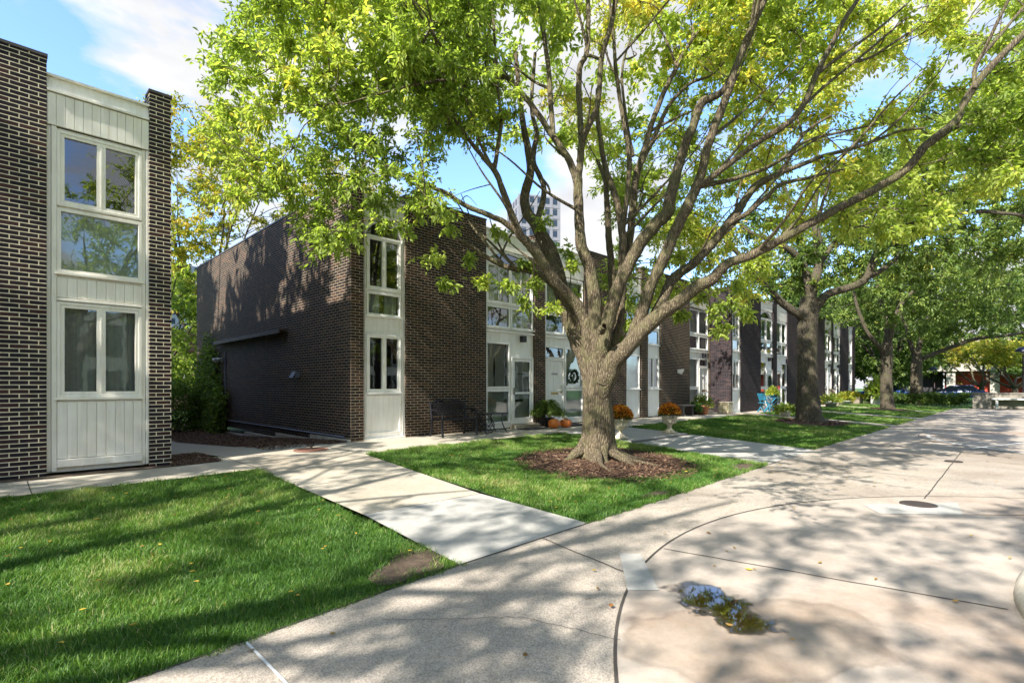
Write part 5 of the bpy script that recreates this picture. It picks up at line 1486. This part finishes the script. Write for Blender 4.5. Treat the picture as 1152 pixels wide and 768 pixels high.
# doormats
for x0, lab in ((10.95, 'black doormat at the storm door'), (13.05, 'dark doormat past the pumpkins at the white door')):
    tag(MB().box(x0, x0+.85, 10.25, 10.75, Gf(x0, 10.5)+.004, Gf(x0, 10.5)+.022).build('doormat', plain('black mat', (.02,.02,.022), .95, bmp=.004, scale=40)), lab, 'doormat')

# cast metal garden bench
t_ = thing('garden_bench', (8.42, 10.55, Gf(8.4, 10.6)), 'black cast metal garden bench with lattice back against the brick wall', 'bench')
K = M['black']
for sx in (-.56, .56):
    MB().tube(crom([(sx, -.28, 0), (sx, -.24, .22), (sx, -.25, .42)], [.03]*3, 4)[0], .028, 8).build('leg', K, t_, smooth=True)
    MB().tube(crom([(sx, .26, 0), (sx, .18, .25), (sx, .18, .45), (sx, .26, .88)], [.03]*4, 4)[0], .028, 8).build('leg', K, t_, smooth=True)
    MB().tube(crom([(sx, .22, .66), (sx, 0, .68), (sx, -.24, .63), (sx, -.27, .55), (sx, -.24, .43)], [.018]*5, 4)[0], .026, 8).build('armrest', K, t_, smooth=True)
m = MB()
for k in range(9): m.box(-.55, .55, -.26+k*.05, -.225+k*.05, .43, .45)
m.box(-.56, .56, -.27, -.25, .41, .46).box(-.56, .56, .17, .19, .41, .46); m.build('seat', K, t_)
m = MB()
top = [(-.56+1.12*k/16, .27, .86+.06*math.sin(math.pi*k/16)) for k in range(17)]
m.tube(top, .02, 6).tube([(-.55, .2, .52), (.55, .2, .52)], .015, 6)
for k in range(-3, 15):
    for s in (1, -1):
        pts = []
        for j in range(8):
            z = .53+.33*j/7; x = -.55 + k*.1 + s*(.33*j/7) + (0 if s > 0 else .0)
            if -.55 <= x <= .55: pts.append((x, .2+.07*(z-.52)/.36, z))
        if len(pts) > 1: m.tube(pts, .021, 5)
m.build('backrest', K, t_)
# wheeled tea cart
t_ = thing('garden_cart', (9.62, 10.5, Gf(9.6, 10.5)), 'black metal garden cart with two spoked wheels and a flat top between bench and window', 'cart')
m = MB().box(-.38, .52, -.23, .23, .515, .535)
m.build('top', K, t_, bevel=.005)
for sy in (-.22, .22):
    w = MB(); c = (-.22, sy, .20)
    ring = [(c[0]+.2*math.cos(a), c[1], c[2]+.2*math.sin(a)) for a in np.linspace(0, 2*math.pi, 28, endpoint=False)]
    w.tube(ring, .013, 6, closed=True)
    w.tube([(c[0]+.09*math.cos(a), c[1], c[2]+.09*math.sin(a)) for a in np.linspace(0, 2*math.pi, 20, endpoint=False)], .008, 5, closed=True)
    for k in range(8): a = k*math.pi/4; w.tube([c, (c[0]+.2*math.cos(a), c[1], c[2]+.2*math.sin(a))], .007, 4)
    w.build('wheel', K, t_, smooth=True)
    MB().tube(crom([(.30, sy, .52), (.26, sy, .36), (.34, sy, .16), (.46, sy, .01)], [.014]*4, 5)[0], .014, 6).build('leg', K, t_, smooth=True)
    MB().tube(crom([(-.22, sy, .2), (-.10, sy, .38), (-.30, sy, .52)], [.012]*3, 5)[0], .012, 6).build('scroll', K, t_, smooth=True)
MB().tube(crom([(-.38, -.2, .52), (-.5, -.2, .62), (-.52, 0, .66), (-.5, .2, .62), (-.38, .2, .52)], [.012]*5, 5)[0], .012, 6).build('handle', K, t_, smooth=True)
MB().tube([(-.22, -.22, .2), (-.22, .22, .2)], .01, 6).build('axle', K, t_, smooth=True)

# wreath in the tall window, oval wreath on the far door
def wreath(x, y, z, R, lab, sz=1):
    t_ = thing('wreath', (x, y, z), lab, 'wreath'); r = np.random.default_rng(9)
    ring = [(R*math.cos(a), -.03, R*sz*math.sin(a)) for a in np.linspace(0, 2*math.pi, 24, endpoint=False)]
    MB().tube(ring, .03, 6, closed=True).build('ring', M['black'], t_, smooth=True)
    a = r.uniform(0, 6.28, 260); C = np.c_[R*np.cos(a), -.04+r.normal(0, .015, 260), R*sz*np.sin(a)]; d = np.c_[np.cos(a), r.normal(-.3, .3, 260), np.sin(a)]
    leaves_mesh('leaves', [leaf_arrays(C, d, r, .09, .035, 0)], [np.clip(r.normal(.15, .1, 260), 0, 1)], M['leaf_dark'], t_)
wreath(14.0, YM+.045, 1.72, .17, 'dark round wreath hung on the tall window beside the white door')
xd = XF(870, YB)-.045-.47
wreath(xd, YB+.045, 1.65, .13, 'dark oval wreath on the white door behind the blue chair', 1.9)

# stone bench, clay planter, decorated garden stool
zf = Gf(21, 10.5)
t_ = thing('stone_bench', (21.1, 10.55, zf), 'low dark stone bench against the brick pier with the white lamp', 'bench')
MB().box(-.6, .6, -.2, .2, .40, .47).build('seat', M['coping'], t_, bevel=.01)
for s in (-.42, .42): MB().box(s-.06, s+.06, -.16, .16, 0, .399).build('leg', M['coping'], t_, bevel=.01)
def planter(x, y, lab, R=.22, H=.35, mat=None, pm='leaf_green', tint=.6, ph=.4, square=False, n=500, lf=(.16, .05), name='planter', z=None):
    t_ = thing(name, (x, y, Gf(x, y) if z is None else z), lab, 'planter')
    if square: MB().box(-R, R, -R, R, 0, H).box(-R-.02, R+.02, -R-.02, R+.02, H-.05, H+.001).build('pot', mat or M['terra'], t_, bevel=.008)
    else: MB().lathe([(R*.65, 0), (R*.9, H*.8), (R, H*.82), (R, H), (R*.85, H), (R*.8, H*.85), (0, H*.85)], 24).build('pot', mat or M['terra'], t_, smooth=True)
    foliage(t_, 'foliage', dome(R*1.5, ph, H*.85, .35), n, lf[0], lf[1], M[pm], int(x*10), tint, .25, -.1); return t_
planter(22.5, 10.4, 'clay pot with a loose green plant left of the sunlit brick return', .30, .42, ph=.5)
planter(21.9, 10.5, 'small dark pot with trailing dark green plant beside the clay pot', .18, .2, M['black'], 'leaf_dark', .6, .35)
t_ = thing('garden_stool', (24.45, 10.2, Gf(24, 10.2)), 'cream drum shaped garden stool with a painted flower pattern by the brick return', 'stool')
m, t, b = newmat('painted flowers'); v = node(t, 'ShaderNodeTexVoronoi', Scale=9); t.links.new(objco(t), v.inputs['Vector'])
t.links.new(ramp(t, v.outputs['Distance'], [(.15, (.45,.12,.06)), (.3, (.20,.24,.10)), (.45, (.55,.48,.32))]), b.inputs['Base Color'])
MB().box(-.25, .25, -.25, .25, 0, .5).build('body', m, t_, bevel=.04)
MB().box(-.27, .27, -.27, .27, .5, .53).build('seat', M['stone_urn'], t_, bevel=.01)

# blue folding chair and table
def bchair(x, y, rz, lab):
    t_ = thing('folding_chair', (x, y, Gf(x, y)), lab, 'chair', None, rz); Bm = M['bluemetal']
    for s in (-.21, .21):
        MB().obox((s, 0, .24), (.03, .05, .66), rx=.72).build('leg', Bm, t_)
        MB().obox((s*.88, .03, .45), (.03, .05, 1.0), rx=-.42).build('leg', Bm, t_)
    m = MB()
    for k in range(5): m.box(-.22, .22, -.22+k*.085, -.155+k*.085, .44, .46)
    m.build('seat', Bm, t_)
    m = MB()
    for k in range(4): m.obox((0, .135+k*.037, .62+k*.085), (.40, .02, .06), rx=-.42)
    m.build('backrest', Bm, t_); return t_
bchair(26.75, 9.25, 1.2, 'blue slatted folding chair nearer the brick corner')
t_ = thing('folding_table', (27.9, 9.3, Gf(27.9, 9.3)), 'small blue folding table with crossed legs carrying a potted plant', 'table')
m = MB()
for k in range(7): m.box(-.32, .32, -.32+k*.093, -.245+k*.093, .68, .70)
m.build('table_top', M['bluemetal'], t_)
for s in (-.28, .28):
    for q in (1, -1): MB().obox((s, 0, .34), (.03, .04, .88), rx=q*.68).build('leg', M['bluemetal'], t_)
planter(28.0, 9.3, 'potted green and yellow plant on the blue table', .15, .18, M['bluemetal'], 'leaf_main', .6, .35, z=Gf(28, 9.3)+.701)
# white bowl planters
for x, y, lab, pm, tn in ((25.0, 7.75, 'low white bowl of small green plants left of the second trunk', 'leaf_green', .5), (36.4, 8.7, 'white bowl planter with spiky yellow green plant', 'leaf_main', .5), (40.6, 8.9, 'white bowl planter with reddish leaves before the lounge chair', 'leaf_yellow', .25)):
    planter(x, y, lab, .38 if x > 30 else .26, .30 if x > 30 else .24, M['curtain'], pm, tn, .55 if x > 30 else .25, n=350, lf=(.24, .06))
planter(44.2, 9.2, 'grey wooden box planter with pale yellow flowers at the row end', .55, .5, M['wood'], 'leaf_yellow', .3, .4, True, lf=(.2, .1))
planter(44.6, 7.7, 'square white planter with tall bright tropical leaves', .38, .6, M['curtain'], 'leaf_main', .3, 1.3, True, n=260, lf=(.5, .2))
t_ = thing('lounge_chair', (41.8, 9.3, Gf(41, 9.3)), 'dark slatted lounge chair leaning back by the last doors', 'chair', None, .6)
MB().obox((0, 0, .3), (.6, .7, .05)).build('seat', M['wood'], t_); MB().obox((0, .5, .65), (.6, .05, .85), rx=-.45).build('backrest', M['wood'], t_)
for sx in (-.27, .27):
    for sy in (-.3, .3): MB().box(sx-.02, sx+.02, sy-.02, sy+.02, 0, .275).build('leg', M['wood'], t_)

# planter wall with bench at the right end
t_ = thing('planter_wall', (48.6, -2.5, -.14), 'long concrete planter wall with a pale bench frame built into its face', 'wall')
m = MB().box(0, .35, -7, 5.4, 0, 1.0).box(.35, 3.0, 5.05, 5.4, 0, 1.0).box(-.05, .4, -7.05, 5.45, 1.0, 1.08)
m.build('wall', plain('brown concrete', (.20,.18,.15), .9, var=.25, scale=2), t_)
m = MB().box(-.5, -.001, -7, 4.4, .60, .70); m.build('seat', M['curtain'], t_, bevel=.01)
for k in range(6): MB().box(-.46, -.34, 4.2-k*2.2-.12, 4.2-k*2.2, 0, .599).build('leg', M['curtain'], t_)
MB().box(.351, 2.9, -7, 5.04, 0, .9).build('soil', M['soil'], t_)
# hedges
def hedge(x0, x1, y0, y1, h, lab, n, lf, mat, tint=.4, rz=0, name='hedge'):
    cx, cy = (x0+x1)/2, (y0+y1)/2; t_ = thing(name, (cx, cy, Gf(cx, cy)), lab, 'hedge')
    r = np.random.default_rng(int(abs(cx*7)))
    a, b, c = (x1-x0)/2, (y1-y0)/2, h
    m = MB(); 
    for k in range(int(40)):
        x, y = r.uniform(-a*.9, a*.9), r.uniform(-b*.8, b*.8); m.tube([(x*.8, y, -.05), (x+r.normal(0, .1), y, h*.5), (x+r.normal(0, .15), y, h*.9)], [.02, .012, .005], 4)
    m.build('stem', M['bark_far'], t_)
    C = np.c_[r.uniform(-a, a, n), r.uniform(-b, b, n), r.uniform(.02, 1, n)**.8*c]
    wob = 1 + .16*(vnoise(C[:, 0]+30, C[:, 1]+30+C[:, 2]*1.7, .6, 4)-.5)*2; C *= np.c_[np.ones(n), wob, wob]
    d = r.normal(0, .8, (n, 3)); d[:, 2] += .4
    leaves_mesh('foliage', [leaf_arrays(C, d, r, lf[0], lf[1], .1)], [np.clip(r.normal(tint, .2, n), 0, 1)], mat, t_); return t_
hedge(.5, 5.6, 21.6, 23.2, 1.75, 'dark green hedge closing the gap between the two houses', 16000, (.10, .05), M['leaf_green'], .25)
hedge(49.5, 50.6, 3.3, 9.5, .8, 'low dark hedge before the tall shaded trees', 5000, (.18, .09), M['leaf_green'], .3)
hedge(47.5, 49, 10.5, 17, 2.0, 'taller dark hedge past the end of the brick row', 9000, (.22, .1), M['leaf_dark'], .6)
# ivy on the side wall
t_ = thing('climbing_ivy', (5.6, 21.8, Gf(5.6, 21.8)), 'dark green ivy climbing the far end of the long brick side wall', 'ivy')
r = np.random.default_rng(77); C = []; ts = TubeSet()
for k in range(46):
    y = r.uniform(-1.9, 1.5); hh = (3.9 - 1.1*abs(y+.1)) * r.uniform(.45, 1.0) if abs(y) < 1.0 else r.uniform(.6, 1.7); pts = [(.12, y, -.1)]
    for j in range(1, 7): pts.append((.10 + r.uniform(-.05, .05), y + r.normal(0, .08)*j**.5, hh*j/6))
    p, q = crom(pts, np.linspace(.015, .004, 7), 3); ts.add(p, q, 4)
    for i in range(len(p)):
        for _ in range(int(16*(1-.4*i/len(p)))): C.append(p[i] + r.normal(0, 1, 3)*[.07, .12, .10] - [abs(r.normal(0, .12))*(1-.7*i/len(p)), 0, 0])
ts.build('stem', M['bark_far'], t_)
C = np.array(C); d = r.normal(0, .5, (len(C), 3)); d[:, 0] -= .6
leaves_mesh('foliage', [leaf_arrays(C, d, r, .12, .075, .5)], [np.clip(r.normal(.35, .25, len(C)), 0, 1)], M['leaf_green'], t_)

# lamp posts
def lamp(x, y, h, lab, R=.3, sign=False):
    t_ = thing('lamp_post', (x, y, Gf(x, y) if x < 52 else -.1), lab, 'lamp post')
    MB().lathe([(.12, 0), (.11, .12), (.06, .18), (.05, .3), (.045, h-.2), (.06, h-.18), (.06, h-.05)], 12).build('pole', K, t_, smooth=True)
    MB().lathe([(0, h+R*.75), (R*.5, h+R*.62), (R*.85, h+R*.3), (R, h), (R*.98, h-.03), (R*.8, h-.02), (0, h-.02)], 20).build('lamp_shade', plain('dark blue shade', (.02,.025,.06), .3), t_, smooth=True)
    MB().lathe([(.1, h-.16), (.12, h-.05), (.08, h-.021)], 12).build('globe', M['curtain'], t_, smooth=True)
    if sign:
        MB().box(-.2, .2, -.08, -.06, 1.35, 1.75).build('sign_panel', plain('faded pink sign', (.75,.35,.33), .6), t_)
    return t_
q = P(1050, 452, 42); lamp(q[0], q[1], 2.85, 'short dark lamp post carrying a square pink sign', .28, True)
q = P(1151, 458, 37); l2 = lamp(q[0], q[1], 4.0, 'taller dark dome lamp at the right edge behind the planter wall', .45)

# parked cars beyond the hedge
def car(x, y, rz, col, lab):
    t_ = thing('parked_car', (x, y, -.02), lab, 'car', 'parked cars beyond the low hedge', rz); cm = plain('car paint', col, .25, var=.02)
    prof = [(-2.2, .35), (2.2, .35), (2.25, .6), (2.1, .8), (1.25, .92), (-1.9, 1.0), (-2.2, .85), (-2.25, .6)]
    MB().prism(prof, -.85, .85).build('body', cm, t_, bevel=.06)
    cab = [(-1.75, .98), (1.15, .93), (.45, 1.40), (-1.2, 1.45)]
    MB().prism(cab, -.70, .70).build('window', M['tower_glass'], t_, bevel=.04); MB().prism([(-1.22, 1.44), (.47, 1.40), (.35, 1.46), (-1.1, 1.50)], -.70, .70).build('roof', cm, t_, bevel=.02)
    for wx in (-1.35, 1.4):
        for wy in (-.78, .78):
            w = MB(); w.tube([(wx, wy-.1, .32), (wx, wy+.1, .32)], .32, 20); tw = w.build('wheel', M['black'], t_)
            MB().tube([(wx, wy-.11, .32), (wx, wy+.11, .32)], .19, 14).build('rim', M['steel'], tw)
    return t_
car(62, 4.9, 1.7, (.03,.08,.30), 'blue parked car partly hidden by the lamp post and hedge')
car(66, 11, 1.5, (.04,.10,.35), 'second blue car farther left in the deep shade')
